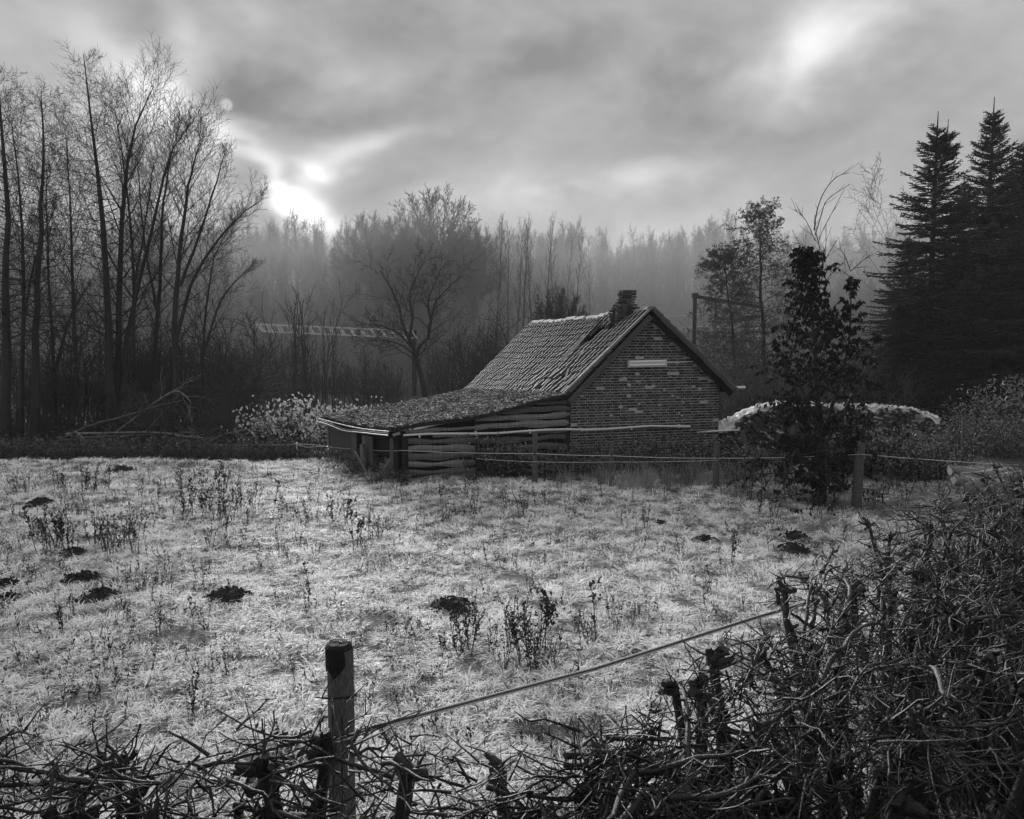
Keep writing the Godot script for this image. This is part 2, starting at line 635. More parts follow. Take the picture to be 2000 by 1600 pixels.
func slab(pts: PackedVector2Array, z0: float, z1: float) -> ArrayMesh:  # an upright panel of that outline (clockwise from the lower left: up, right, down)
	var b := Brush.new()
	var t := Geometry2D.triangulate_polygon(pts)
	for k in range(0, t.size(), 3):
		var q := [pts[t[k]], pts[t[k + 1]], pts[t[k + 2]]]
		if (q[1] - q[0]).cross(q[2] - q[0]) < 0.0:
			q = [q[0], q[2], q[1]]
		b.tri(Vector3(q[0].x, q[0].y, z0), Vector3(q[1].x, q[1].y, z0), Vector3(q[2].x, q[2].y, z0))
		b.tri(Vector3(q[0].x, q[0].y, z1), Vector3(q[2].x, q[2].y, z1), Vector3(q[1].x, q[1].y, z1))
	for i in pts.size():
		var a := pts[i]
		var c := pts[(i + 1) % pts.size()]
		b.quad(Vector3(a.x, a.y, z1), Vector3(c.x, c.y, z1), Vector3(c.x, c.y, z0), Vector3(a.x, a.y, z0))
	return b.mesh()


func tile_mesh() -> ArrayMesh:  # an S-shaped clay tile lying along +z (down the slope), roll to the left; origin at its top edge
	var b := Brush.new()
	var xs := [-0.125, -0.105, -0.082, -0.05, -0.034, 0.01, 0.06, 0.125]
	var ys := [0.0, 0.05, 0.074, 0.068, 0.022, -0.016, -0.016, 0.0]
	var l := 0.31
	for i in 7:
		b.tint = Color.WHITE * (3.8 if i in [1, 2] else (0.8 if i == 0 else 0.08))  # light painted on worn roll crests, shade on sides and mossy, dirty pans
		var a := Vector3(xs[i], ys[i], 0)
		var c := Vector3(xs[i + 1], ys[i + 1], 0)
		var low := Vector3(0, 0.036, l)
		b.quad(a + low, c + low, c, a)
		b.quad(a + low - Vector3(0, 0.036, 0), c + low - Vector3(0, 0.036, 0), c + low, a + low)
	return b.mesh()


func make_house() -> void:
	var o := thing("brick_house", HOUSE, TURN)
	tag(o, "small old brick house with broken pantile roof and crumbling chimney", "house")
	# walls
	var wall := part("gable_wall", slab(PackedVector2Array([Vector2(0, -0.3), Vector2(0, roof_y(0.0) - 0.1), Vector2(1.925, 3.66), Vector2(3.85, roof_y(3.85) - 0.1), Vector2(3.85, -0.3)]), 0.0, -0.2), M.mortar, o)
	part("rear_wall", slab(PackedVector2Array([Vector2(0, -0.3), Vector2(0, 1.74), Vector2(1.925, 3.54), Vector2(3.85, 1.9), Vector2(3.85, -0.3)]), -8.3, -8.5), M.brick_dark, o)
	for s in [[0.1, roof_y(0.0) - 0.13], [3.75, roof_y(3.85) - 0.2]]:
		var b := Brush.new()
		b.box(Transform3D(Basis(), Vector3(s[0], s[1] * 0.5 - 0.15, -4.25)), Vector3(0.2, s[1] + 0.3, 8.09))
		part("side_wall", b.mesh(), M.brick_mid, o)
	# bricks: stretcher and header courses, laid 6 mm proud of the mortar
	var long := [brick_mesh(Vector3(0.191, 0.047, 0.03)), brick_mesh(Vector3(0.191, 0.046, 0.026)), brick_mesh(Vector3(0.188, 0.048, 0.034))]
	var short := [brick_mesh(Vector3(0.092, 0.052, 0.03)), brick_mesh(Vector3(0.092, 0.053, 0.027))]
	var tones := [M.brick_dark, M.brick_dark, M.brick_dark, M.brick_mid, M.brick_mid, M.brick_mid]
	var rest := {}
	var laid := 0
	var course := 0
	var y := 0.03
	while y < 3.6:
		var header := course % 4 == 3
		var step := 0.104 if header else 0.208
		var x := -0.052 if course % 2 else 0.0
		x += 0.004
		while x < 3.84:
			var x0 := maxf(x, 0.002)
			var x1 := minf(x + step - 0.011, 3.848)
			var top := minf(roof_y(x0), roof_y(x1)) - 0.12
			if x1 - x0 > 0.03 and y + 0.055 < top:
				var m: Mesh = long[rng.randi() % 3]
				var full := 0.196
				if header or x1 - x0 < 0.12:
					m = short[rng.randi() % 2]
					full = 0.092
				var cx := (x0 + x1) * 0.5
				var patch := bumps.get_noise_2d(cx * 60.0 + 9.0, y * 60.0)
				var mt: Material = tones[rng.randi() % 6]
				if patch > 0.1 and rng.randf() < 0.4 and y > 0.95 and y < 2.4: mt = M.brick_light
				if patch > 0.16 and rng.randf() < 0.07 and y > 1.0 and y < 2.35: mt = M.brick_limed
				if absf(cx - 1.72) < 0.16 + 0.1 * rng.randf() and y > 2.35 and rng.randf() < 0.8: mt = M.soot_and_shade
				var t := Transform3D(Basis().scaled(Vector3((x1 - x0) / full, 1, 1)), Vector3(cx, y + 0.026, -0.006 + rnd(-0.004, 0.003)))
				t = t.rotated_local(Vector3(0, 0, 1), rnd(-0.012, 0.012))
				if rng.randf() < 0.012 and y > 1.0:
					pass  # a brick that fell out
				elif y > 1.08 and laid < 240 and (cx > 0.3 and y < 2.75):
					piece("brick", m, mt, wall, t)
					laid += 1
				else:
					var key := [m, mt]
					if not rest.has(key): rest[key] = []
					rest[key].append(t)
			x += step
		y += 0.0635
		course += 1
	var by_mat := {}
	for key in rest:
		if not by_mat.has(key[1]):
			by_mat[key[1]] = SurfaceTool.new()
			by_mat[key[1]].begin(Mesh.PRIMITIVE_TRIANGLES)
		for t in rest[key]:
			by_mat[key[1]].append_from(key[0], 0, t)
	var am := ArrayMesh.new()
	var ms := []
	for k in by_mat:
		by_mat[k].commit(am)
		ms.append(k)
	var w := MeshInstance3D.new()
	w.mesh = am
	for i in ms.size():
		am.surface_set_material(i, ms[i])
	w.name = "brickwork"
	w.set_meta("kind", "stuff")
	wall.add_child(w)
	# patches of old whitewash on the lower courses
	for i in 26:
		var b := Brush.new()
		var n := 7
		var r := rnd(0.02, 0.06)
		var pts := PackedVector3Array()
		for k in n:
			var a := TAU * k / n
			pts.append(Vector3(cos(a) * r * rnd(0.5, 1.6), sin(a) * r * rnd(0.4, 0.9), 0))
		for k in n:
			b.tri(Vector3(0, 0, 0.006), pts[k], pts[(k + 1) % n])
		var px := part("limewash_patch", b.mesh(), M.brick_limed, wall)
		px.position = Vector3(clampf(rng.randfn(2.3, 0.9), 0.15, 3.7), rnd(1.2, 2.2), 0.0125)
	# roof: boards under the tiles, then the tiles course by course
	var deck := Brush.new()
	for s in 17:
		var z0 := 0.16 - 0.51 * s
		var z1 := z0 - 0.51
		var e0 := -0.12 + 0.045 * z0
		var e1 := -0.12 + 0.045 * z1
		for side in 2:
			var a := Vector3(1.925, 3.70 + sag(z0), z0)
			var c := Vector3(1.925, 3.70 + sag(z1), z1)
			var p := Vector3(e0, roof_y(e0) - 0.08 + sag(z0), z0) if side == 0 else Vector3(4.12, roof_y(4.12) - 0.08 + sag(z0), z0)
			var q := Vector3(e1, roof_y(e1) - 0.08 + sag(z1), z1) if side == 0 else Vector3(4.12, roof_y(4.12) - 0.08 + sag(z1), z1)
			if side == 0: deck.quad(a, c, q, p)
			else: deck.quad(p, q, c, a)
			if s == 0:
				var dn := Vector3(0, -0.035, 0)
				if side == 0: deck.quad(p + dn, a + dn, a, p)
				else: deck.quad(a + dn, p + dn, p, a)
	var roof := part("roof", deck.mesh(), M.soot_and_shade, o)  # deck coloured near black, standing in for shade inside the tile holes
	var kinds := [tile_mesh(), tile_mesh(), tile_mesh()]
	var tt := [M.tile_a, M.tile_a, M.tile_b, M.tile_b, M.tile_c]
	var more := SurfaceTool.new()
	more.begin(Mesh.PRIMITIVE_TRIANGLES)
	var tiles := 0
	var slope := atan(0.97)
	for col in 36:
		var z := 0.1 - col * 0.242
		var down := 2.06 - 0.045 * z
		var rows := 14
		var expo := down / cos(slope) / rows
		for row in rows:
			var s := (row + 0.02) * expo
			var x := 1.925 - s * cos(slope)
			var yy := roof_y(x) + sag(z) - 0.01
			# holes, the skylight board and the torn places near the verge
			var hole := (col >= 6 and col <= 9 and row >= 2 and row <= 4 and absf(col - 7.4 - (row - 3) * 0.3) < 1.3) or (col == 5 and row >= 9 and row <= 10) or (col == 4 and row == 10) or (row == 12 and col in [8, 9]) or (row == 13 and col in [3, 12])
			if col >= 3 and col <= 5 and row <= 4 and row >= 0:  # chimney stands here
				if row < 1 or (row < 3 and col in [4, 5]): continue
			if hole: continue
			var jolt := 1.0
			if row >= 9 and col < 14: jolt = 2.8
			elif row >= 8 or rng.randf() < 0.06: jolt = 1.8
			if (absf(row - 10) <= 0.5 and col >= 6 and col <= 10): jolt = 5.0
			var bas := Basis(Vector3(0, 0, 1), Vector3(-sin(slope), cos(slope), 0), Vector3(-cos(slope), -sin(slope), 0))
			bas = Basis(Vector3(-sin(slope), cos(slope), 0), rnd(-0.035, 0.035) * jolt) * bas * Basis(Vector3(1, 0, 0), rnd(-0.02, 0.03) * minf(jolt, 3.0))
			var t := Transform3D(bas.scaled_local(Vector3(0.98, 1, 1)), Vector3(x, yy + rnd(0, 0.012) * jolt, z + rnd(-0.014, 0.014) * jolt))
			if tiles < 295:
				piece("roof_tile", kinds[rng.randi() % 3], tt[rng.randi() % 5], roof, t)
				tiles += 1
			else:
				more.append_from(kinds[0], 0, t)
	var mt2 := part("far_roof_tiles", more.commit(), M.tile_a, roof)
	mt2.set_meta("kind", "stuff")
	# the right slope, seen only along its edge: one course of verge tiles and a plain field of tiles
	var right := SurfaceTool.new()
	right.begin(Mesh.PRIMITIVE_TRIANGLES)
	var sl := atan(0.86)
	for col in 36:
		for row in 12:
			var s := row * 0.245
			var z := 0.1 - col * 0.242
			var x := 1.925 + s * cos(sl)
			var bas := Basis(Vector3(0, 0, -1), Vector3(sin(sl), cos(sl), 0), Vector3(cos(sl), -sin(sl), 0))
			bas = bas * Basis(Vector3(1, 0, 0), rnd(-0.02, 0.04))
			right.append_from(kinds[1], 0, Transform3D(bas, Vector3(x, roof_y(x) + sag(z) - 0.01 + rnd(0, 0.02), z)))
	part("right_slope_tiles", right.commit(), M.tile_c, roof).set_meta("kind", "stuff")
	for i in 11:  # verge tiles turned down over the right edge
		var b := Brush.new()
		b.box(Transform3D(Basis(Vector3(0, 0, 1), -sl + rnd(-0.05, 0.05))), Vector3(0.3, 0.10, 0.05))
		var x := 2.06 + i * 0.195
		piece("verge_tile", b.mesh(), M.tile_c, roof, Transform3D(Basis(), Vector3(x, roof_y(x) - 0.01 + rnd(-0.015, 0.02), 0.22)))
	for i in 24:  # ridge tiles, half round and frosted
		var b := Brush.new()
		for k in 6:
			var a0 := PI * k / 6.0
			var a1 := PI * (k + 1) / 6.0
			var p0 := Vector3(cos(a0) * 0.13, sin(a0) * 0.09, 0)
			var p1 := Vector3(cos(a1) * 0.13, sin(a1) * 0.09, 0)
			var f := Vector3(0, 0, 0.38)
			b.quad(p0 + f, p0, p1, p1 + f)
			b.tri(p0 + f, p1 + f, f)
		var z := -0.2 - i * 0.35
		if z < -0.7 and z > -1.7: continue
		piece("ridge_tile", b.mesh(), M.ridge, roof, Transform3D(Basis(Vector3(0, 1, 0), rnd(-0.06, 0.06)) * Basis(Vector3(1, 0, 0), rnd(-0.03, 0.05)), Vector3(1.925 + rnd(-0.02, 0.02), 3.76 + sag(z) + rnd(-0.015, 0.02), z)))
	# verge boards and the end of a purlin
	var bb := Brush.new()
	bb.bar(Vector3(-0.1, roof_y(-0.1) - 0.14, 0.17), Vector3(1.9, 3.61, 0.17), 0.05, 0.13)
	part("barge_board", bb.mesh(), M.old_board, roof)
	bb = Brush.new()
	bb.bar(Vector3(1.95, 3.6, 0.13), Vector3(4.1, roof_y(4.1) - 0.14, 0.13), 0.05, 0.12)
	part("barge_board", bb.mesh(), M.dark_wood, roof)
	bb = Brush.new()
	bb.bar(Vector3(-0.28, 1.86, 0.235), Vector3(1.85, 3.78, 0.235), 0.04, 0.05)
	part("verge_batten", bb.mesh(), M.ridge, roof)
	bb = Brush.new()
	bb.bar(Vector3(0.78, 2.82, 0.14), Vector3(0.9, 2.56, 0.2), 0.05, 0.05)
	part("loose_bracket", bb.mesh(), M.old_board, roof)
	bb = Brush.new()
	bb.bar(Vector3(3.95, 1.93, 0.1), Vector3(4.5, 1.93, 0.1), 0.05, 0.05)
	part("gutter_end", bb.mesh(), M.white_plastic, roof)
	# iron wall anchors like curled hooks
	for s in [[0.72, 2.45], [2.95, 2.83]]:
		var b := Brush.new()
		var pts := PackedVector3Array()
		for k in 9:
			var a := -2.0 + k * 0.5
			pts.append(Vector3(s[0] + cos(a) * 0.09, s[1] + sin(a) * 0.13, 0.025))
		b.tube(pts, 0.016, 0.012, 5)
		part("wall_anchor", b.mesh(), M.soot_and_shade, wall)
	# the skylight board lying on the tiles
	var nrm := Vector3(-sin(slope), cos(slope), 0)
	var dwn := Vector3(-cos(slope), -sin(slope), 0)
	bb = Brush.new()
	bb.box(Transform3D(Basis(Vector3(0, 0, 1), nrm, dwn), Vector3(0.92, roof_y(0.92) + 0.10 + sag(-2.1), -2.1)), Vector3(0.36, 0.06, 0.95))
	part("roof_hatch", bb.mesh(), M.soot_and_shade, roof)
	bb = Brush.new()
	bb.box(Transform3D(Basis(Vector3(0, 0.25, 1).normalized(), nrm, dwn).orthonormalized(), Vector3(1.28, roof_y(1.28) + 0.12, -1.95)), Vector3(0.05, 0.03, 0.9))
	part("slipped_lath", bb.mesh(), M.dark_wood, roof)
	# torn strips along the lower front of the slope
	for s in [[0.1, -0.35, 0.7, 0.2], [0.45, -0.1, 0.8, -0.2], [0.25, -0.9, 0.6, 0.9], [0.7, -1.2, 0.5, 0.5]]:
		var b := Brush.new()
		b.box(Transform3D(Basis(nrm, s[3]) * Basis(Vector3(0, 0, 1), nrm, dwn), Vector3(s[0], roof_y(s[0]) + 0.09, s[1])), Vector3(0.07, 0.02, s[2]))
		part("torn_flashing", b.mesh(), M.old_board, roof)
	# chimney: broken brick steps
	var core := Brush.new()
	core.box(Transform3D(Basis(), Vector3(1.9, 3.42, -1.2)), Vector3(0.5, 0.9, 0.42))
	core.box(Transform3D(Basis(), Vector3(1.9, 4.04, -1.2)), Vector3(0.2, 0.46, 0.26))
	var ch := part("chimney", core.mesh(), M.brick_dark, o)
	var rows_ := [[-0.46, 0.34], [-0.44, 0.36], [-0.36, 0.36], [-0.33, 0.36], [-0.33, 0.36], [-0.32, 0.35], [-0.33, 0.32], [-0.33, 0.30], [-0.27, 0.28], [-0.22, 0.22], [-0.17, 0.18], [-0.14, 0.16], [-0.13, 0.14], [-0.12, 0.14], [-0.15, 0.16]]
	var cb := [brick_mesh(Vector3(0.1, 0.056, 0.12)), brick_mesh(Vector3(0.12, 0.054, 0.12)), brick_mesh(Vector3(0.14, 0.055, 0.12))]
	for r in rows_.size():
		var x: float = rows_[r][0] + rnd(-0.03, 0.03)
		while x < rows_[r][1] - 0.03:
			for side in [-1, 1]:
				var wd := 0.105
				var depth := 0.26 if r < 8 else (0.21 if r < 11 else 0.16)
				piece("brick", cb[rng.randi() % 3], [M.brick_dark, M.brick_mid, M.brick_light, M.brick_light][rng.randi() % 4], ch, Transform3D(Basis(Vector3(0, 1, 0), rnd(-0.12, 0.12)) * Basis(Vector3(0, 0, 1), rnd(-0.05, 0.05)), Vector3(1.9 + x + wd * 0.5, 3.31 + r * 0.0685, -1.2 + side * (depth - 0.06) + rnd(-0.02, 0.02))))
			x += 0.118
	# what hangs on the gable
	var basis := Basis(Vector3.UP, TURN)
	var lamp := thing("tube_light_fixture", HOUSE + basis * Vector3(1.88, 2.5, 0.02), TURN)
	tag(lamp, "white twin tube light fixture fixed across the brick gable", "light fixture")
	var b2 := Brush.new()
	b2.box(Transform3D(Basis(Vector3(0, 0, 1), 0.015), Vector3(0, 0.02, 0.03)), Vector3(0.95, 0.16, 0.045))
	part("housing", b2.mesh(), M.white_plastic, lamp)
	for yy in [-0.02, 0.06]:
		b2 = Brush.new()
		b2.tube(PackedVector3Array([Vector3(-0.46, yy, 0.075), Vector3(0.46, yy + 0.014, 0.075)]), 0.022, 0.022, 8, true)
		part("tube", b2.mesh(), M.white_plastic, lamp)
	for sx in [-1, 1]:
		b2 = Brush.new()
		b2.box(Transform3D(Basis(), Vector3(sx * 0.485, 0.02 + sx * 0.007, 0.05)), Vector3(0.02, 0.17, 0.085))
		part("end_cap", b2.mesh(), M.pale_steel, lamp)
	b2 = Brush.new()
	b2.tube(PackedVector3Array([Vector3(0.5, 0.04, 0.03), Vector3(0.9, 0.05, 0.03), Vector3(1.3, 0.06, 0.03)]), 0.012, 0.012, 5)
	part("cable", b2.mesh(), M.white_plastic, lamp)
	b2 = Brush.new()
	var pp := PackedVector3Array()
	for k in 14:
		pp.append(Vector3(-3.85 + k * 0.53, 0.02 * sin(k * 1.3) + rnd(-0.006, 0.006), 0))
	b2.tube(pp, 0.024, 0.028, 8, true)
	var pipe := thing("wall_pipe", HOUSE + basis * Vector3(0, 1.03, 0.07), TURN)
	tag(pipe, "long white pipe running along the plank wall and the brick gable", "pipe")
	part("pipe", b2.mesh(), M.white_sheet, pipe)
	for k in 6:
		b2 = Brush.new()
		b2.box(Transform3D(Basis(), Vector3(-3.5 + k * 1.25, -0.01, -0.03)), Vector3(0.03, 0.09, 0.09))
		part("bracket", b2.mesh(), M.pale_steel, pipe)
	b2 = Brush.new()
	b2.tube(PackedVector3Array([Vector3(3.25, 0.86, 0.06), Vector3(3.8, 0.87, 0.06), Vector3(4.4, 0.88, 0.06)]), 0.026, 0.026, 6, true)
	var p2 := part("short_pipe", b2.mesh(), M.white_sheet)
	p2.position = HOUSE
	p2.rotation.y = TURN
	tag(p2, "short white pipe low at the right corner of the brick gable", "pipe")


# ---- the plank lean-to

func lean_roof(a: float, b: float) -> Vector3:  # a: 0 at the house, 1 at the low eave; b: 0 in front, 1 behind
	var p := Vector3(0.02, 1.86, 0.12).lerp(Vector3(-4.12, 1.17, 0.12), a)
	var q := Vector3(-0.38, 1.47, -8.47).lerp(Vector3(-5.31, 1.05, -4.64), a)
	var r := p.lerp(q, b)
	r.y -= 0.05 * sin(a * PI) + 0.03 * sin(b * PI) * a
	r.y += 0.03 * sin(a * 9.0 + b * 4.0) * (1.0 - b)
	return r


func wavy_board(l: float, h: float, th: float, wob: float) -> ArrayMesh:  # a board with a live edge, from its left end, lying along x
	var b := Brush.new()
	var n := 12
	var lo := []
	var hi := []
	var s := rnd(0, 9)
	for i in n + 1:
		var x := l * i / n
		lo.append(Vector3(x, wob * (sin(x * 3.1 + s) + 0.6 * sin(x * 8.3 + s * 2.0)) * 0.6, 0))
		hi.append(Vector3(x, h + wob * (sin(x * 2.3 + s * 3.0) + 0.7 * sin(x * 6.7 + s)) * 0.6, 0))
	var f := Vector3(0, 0, th)
	for i in n:
		var mid0: Vector3 = lo[i].lerp(hi[i], 0.5) + Vector3(0, 0, th * 1.25)
		var mid1: Vector3 = lo[i + 1].lerp(hi[i + 1], 0.5) + Vector3(0, 0, th * 1.25)
		b.quad(lo[i] + f * 0.6, lo[i + 1] + f * 0.6, mid1, mid0)
		b.quad(mid0, mid1, hi[i + 1] + f * 0.6, hi[i] + f * 0.6)
		b.quad(hi[i] + f * 0.6, hi[i + 1] + f * 0.6, hi[i + 1], hi[i])
		b.quad(lo[i], lo[i + 1], lo[i + 1] + f * 0.6, lo[i] + f * 0.6)
		b.quad(lo[i + 1], lo[i], hi[i], hi[i + 1])
	b.quad(lo[0], lo[0] + f * 0.6, hi[0] + f * 0.6, hi[0])
	b.quad(lo[n] + f * 0.6, lo[n], hi[n], hi[n] + f * 0.6)
	return b.mesh()


func make_shed() -> void:
	var o := thing("plank_shed", HOUSE, TURN)
	tag(o, "low sagging lean-to of rough slabs under a mossy roof", "shed")
	# roof sheet with an edge, and the moss and broken scales that cover it
	var b := Brush.new()
	var na := 24
	var nb := 20
	for i in na:
		for j in nb:
			var a0 := float(i) / na
			var a1 := float(i + 1) / na
			var b0 := float(j) / nb
			var b1 := float(j + 1) / nb
			var dn := Vector3(0, -0.07, 0)
			b.quad(lean_roof(a1, b0), lean_roof(a0, b0), lean_roof(a0, b1), lean_roof(a1, b1))
			b.quad(lean_roof(a0, b0) + dn, lean_roof(a1, b0) + dn, lean_roof(a1, b1) + dn, lean_roof(a0, b1) + dn)
			if j == 0: b.quad(lean_roof(a1, 0) + dn, lean_roof(a0, 0) + dn, lean_roof(a0, 0), lean_roof(a1, 0))
			if i == na - 1: b.quad(lean_roof(1, b1) + dn, lean_roof(1, b0) + dn, lean_roof(1, b0), lean_roof(1, b1))
			if j == nb - 1: b.quad(lean_roof(a0, 1) + dn, lean_roof(a1, 1) + dn, lean_roof(a1, 1), lean_roof(a0, 1))
	var roof := part("roof", b.mesh(), M.moss_bed, o)
	var flake := Brush.new()
	flake.tri(Vector3(-0.05, 0, 0), Vector3(0.0, 0.012, 0.09), Vector3(0.05, 0, 0.0))
	flake.tri(Vector3(-0.05, 0, 0), Vector3(0.05, 0, 0), Vector3(0.01, 0.03, -0.05))
	flake.tri(Vector3(-0.05, 0, 0), Vector3(0.01, 0.03, -0.05), Vector3(-0.04, 0.02, 0.06))
	var places := []
	var tints := []
	for i in 26000:
		var a := rng.randf()
		var bb := rng.randf()
		var p := lean_roof(a, bb) + Vector3(0, rnd(0.0, 0.03) + maxf(0, bumps.get_noise_2d(a * 300.0, bb * 300.0)) * 0.05, 0)
		var bas := Basis(Vector3.UP, rnd(0, TAU)) * Basis(Vector3(1, 0, 0), rnd(-0.3, 0.3))
		places.append(Transform3D(bas.scaled(Vector3.ONE * rnd(0.3, 0.75)), p))
		var g := (rnd(0.6, 1.5) if rng.randf() < 0.55 else rnd(0.06, 0.4)) * (0.8 + 0.6 * bumps.get_noise_2d(a * 120.0, bb * 160.0))
		tints.append(Color(g, g, g))
	scatter("moss_scales", flake.mesh(), M.moss, places, tints, roof)
	# pale folded strips hanging along the low eave
	for k in 3:
		b = Brush.new()
		var pts := PackedVector3Array()
		for i in 11:
			var t := i / 10.0
			var p := lean_roof(1.0, 1.0 - t) + Vector3(-0.05 - 0.015 * k, -0.05 - 0.035 * k - (0.05 * exp(-pow((t - 0.42) * 6.0, 2.0)) if k > 0 else 0.0), 0.05 * k)
			pts.append(p)
		b.tube(pts, 0.014, 0.014, 5, true)
		part("eave_strip", b.mesh(), M.ridge if k == 1 else M.white_sheet, roof)
	b = Brush.new()
	b.box(Transform3D(Basis(Vector3(0, 0, 1), 0.3), lean_roof(1.0, 0.0) + Vector3(0.1, -0.1, 0.1)), Vector3(0.16, 0.05, 0.06))
	part("bent_eave_end", b.mesh(), M.ridge, roof)
	# added black sheets that paint the inside shade behind the plank gaps
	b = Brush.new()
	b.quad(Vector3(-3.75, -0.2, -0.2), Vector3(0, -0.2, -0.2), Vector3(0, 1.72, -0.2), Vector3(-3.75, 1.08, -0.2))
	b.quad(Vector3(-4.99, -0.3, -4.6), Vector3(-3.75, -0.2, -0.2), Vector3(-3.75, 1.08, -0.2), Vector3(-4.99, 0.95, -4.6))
	part("shade_backing", b.mesh(), M.soot_and_shade, o)
	# front: live-edge slabs; the lower left bay is sound, the rest darker
	for k in 6:
		var m := wavy_board(1.5 + rnd(-0.02, 0.03), 0.13, 0.035, 0.042)
		var s := piece("plank", m, M.slab_wood if k % 2 == 0 else M.slab_wood_b, o, Transform3D(Basis(Vector3(0, 0, 1), rnd(-0.012, 0.02)), Vector3(-3.74, -0.02 + k * 0.165, 0.0)))
	for k in 5:
		var m := wavy_board(2.18, 0.13, 0.03, 0.04)
		piece("plank", m, M.slab_wood_b, o, Transform3D(Basis(Vector3(0, 0, 1), rnd(-0.01, 0.02)), Vector3(-2.2, 0.02 + k * 0.185, -0.04)))
	var upper := [[-3.8, 1.06, 1.6, 0.10], [-2.25, 1.09, 2.2, 0.15], [-2.25, 1.265, 2.22, 0.15], [-1.75, 1.44, 1.72, 0.14], [-0.85, 1.6, 0.82, 0.13], [-3.2, 0.955, 3.15, 0.09]]
	for u in upper:
		piece("plank", wavy_board(u[2], u[3] - 0.025, 0.035, 0.028), M.slab_wood if u[1] < 1.3 else M.slab_wood_b, o, Transform3D(Basis(Vector3(0, 0, 1), rnd(0.0, 0.02)), Vector3(u[0], u[1], -0.01)))
	# posts
	for u in [[-3.82, 1.08, 0.02, 0.11], [-2.22, 1.3, -0.1, 0.09], [-0.06, 1.75, -0.03, 0.1]]:
		b = Brush.new()
		b.box(Transform3D(Basis(), Vector3(u[0], u[1] * 0.5 - 0.1, u[2])), Vector3(u[3], u[1] + 0.2, u[3]))
		part("corner_post", b.mesh(), M.dark_wood, o)
	# the end wall: upright boards, some pale, a dark gap between them
	var a := Vector3(-3.88, 0, -0.05)
	var z := Vector3(-5.08, -0.15, -4.62)
	var dir := (z - a)
	var face := Basis(Vector3.UP, atan2(dir.x, dir.z) + PI / 2)
	var t := 0.03
	var k := 0
	while t < 0.97:
		var wd := rnd(0.2, 0.42)
		var gap := (t > 0.12 and t < 0.30) or (t > 0.45 and t < 0.56)
		var p := a + dir * (t + wd / dir.length() * 0.5)
		var h := rnd(0.86, 0.95)
		var low := 0.0
		if gap:
			h = rnd(0.3, 0.5)
		b = Brush.new()
		b.box(Transform3D(Basis(), Vector3(0, h * 0.5 - 0.1, 0)), Vector3(wd - 0.012, h + 0.2, 0.03))
		piece("end_board", b.mesh(), [M.dark_wood, M.slab_wood_b, M.slab_wood_b, M.slab_wood][k % 4] if t < 0.6 else M.old_board, o, Transform3D(face * Basis(Vector3(0, 0, 1), rnd(-0.015, 0.015)), p + Vector3(rnd(-0.01, 0.01), 0.0, 0)))
		t += wd / dir.length()
		k += 1
	b = Brush.new()
	b.tube(PackedVector3Array([z + Vector3(-0.03, 0, 0), z + Vector3(-0.03, 1.05, 0)]), 0.04, 0.04, 6, true)
	part("pale_corner_trim", b.mesh(), M.pale_log, o)
	# a leaning pale stump and sticks in the gap of the end wall
	var st := thing("short_stake", HOUSE + Basis(Vector3.UP, TURN) * Vector3(-4.5, 0, -1.9), 0.4)
	tag(st, "short pale stake standing in front of the shed's dark end wall", "stake")
	b = Brush.new()
	b.tube(PackedVector3Array([Vector3(0, -0.1, 0), Vector3(0.02, 0.3, 0), Vector3(-0.02, 0.62, 0.02)]), 0.10, 0.06, 8, true)
	part("shaft", b.mesh(), M.pale_log, st)
	for q in [[-4.05, -0.75, 0.5, 0.3], [-4.15, -1.1, 0.6, -0.35]]:
		b = Brush.new()
		b.tube(PackedVector3Array([Vector3(0, -0.05, 0), Vector3(q[3] * 0.5, q[2] * 0.5, 0.05), Vector3(q[3], q[2], 0.0)]), 0.025, 0.02, 6, true)
		var s2 := part("leaning_stick", b.mesh(), M.pale_log)
		s2.position = HOUSE + Basis(Vector3.UP, TURN) * Vector3(q[0] - 0.3, 0, q[1] + 0.3)
		tag(s2, "thin broken stick leaning on the shed's end wall, tilted %s" % ("right" if q[3] > 0 else "left"), "stick")


# ---- the far hill and its trees

func bare_proto(called: String, h: float, r: float, P: Dictionary, m: Material, stems := 1, spread := 0.0) -> Node3D:
	var o := Node3D.new()
	o.name = called
	var t := Brush.new()
	var b := Brush.new()
	for s in stems:
		var pts := upright(h, 0.05)
		var k := r
		if stems > 1:
			var az := s * 2.4 + rnd(-0.4, 0.4)
			pts = walk(Vector3(cos(az), 0, sin(az)) * 0.25, Vector3(cos(az) * spread * rnd(0.3, 1.0), 1, sin(az) * spread * rnd(0.3, 1.0)), h * rnd(0.6, 1.0), 7, 0.05, 0.10)
			k = r * rnd(0.6, 1.0)
		pts[0].y = -0.3
		t.tube(pts, k, P.rmin, 5 if stems > 1 else 6)
		sprout(b, pts, k, P.rmin, 0, P)
	part("trunk" if stems == 1 else "stems", t.mesh(), m, o)
	part("crown", b.mesh(), m, o)
	return o


var proto := {}

func plant(kind: String, called: String, label: String, category: String, group: String, x: float, d: float, h: float, wide := 1.0, turn := -1.0) -> Node3D:
	var k: float = h / proto[kind][1]
	var o := copy(proto[kind][0], called, on(x, d), turn if turn >= 0.0 else rnd(0, TAU), Vector3(k * wide, k, k * wide))
	return tag(o, label, category, group)


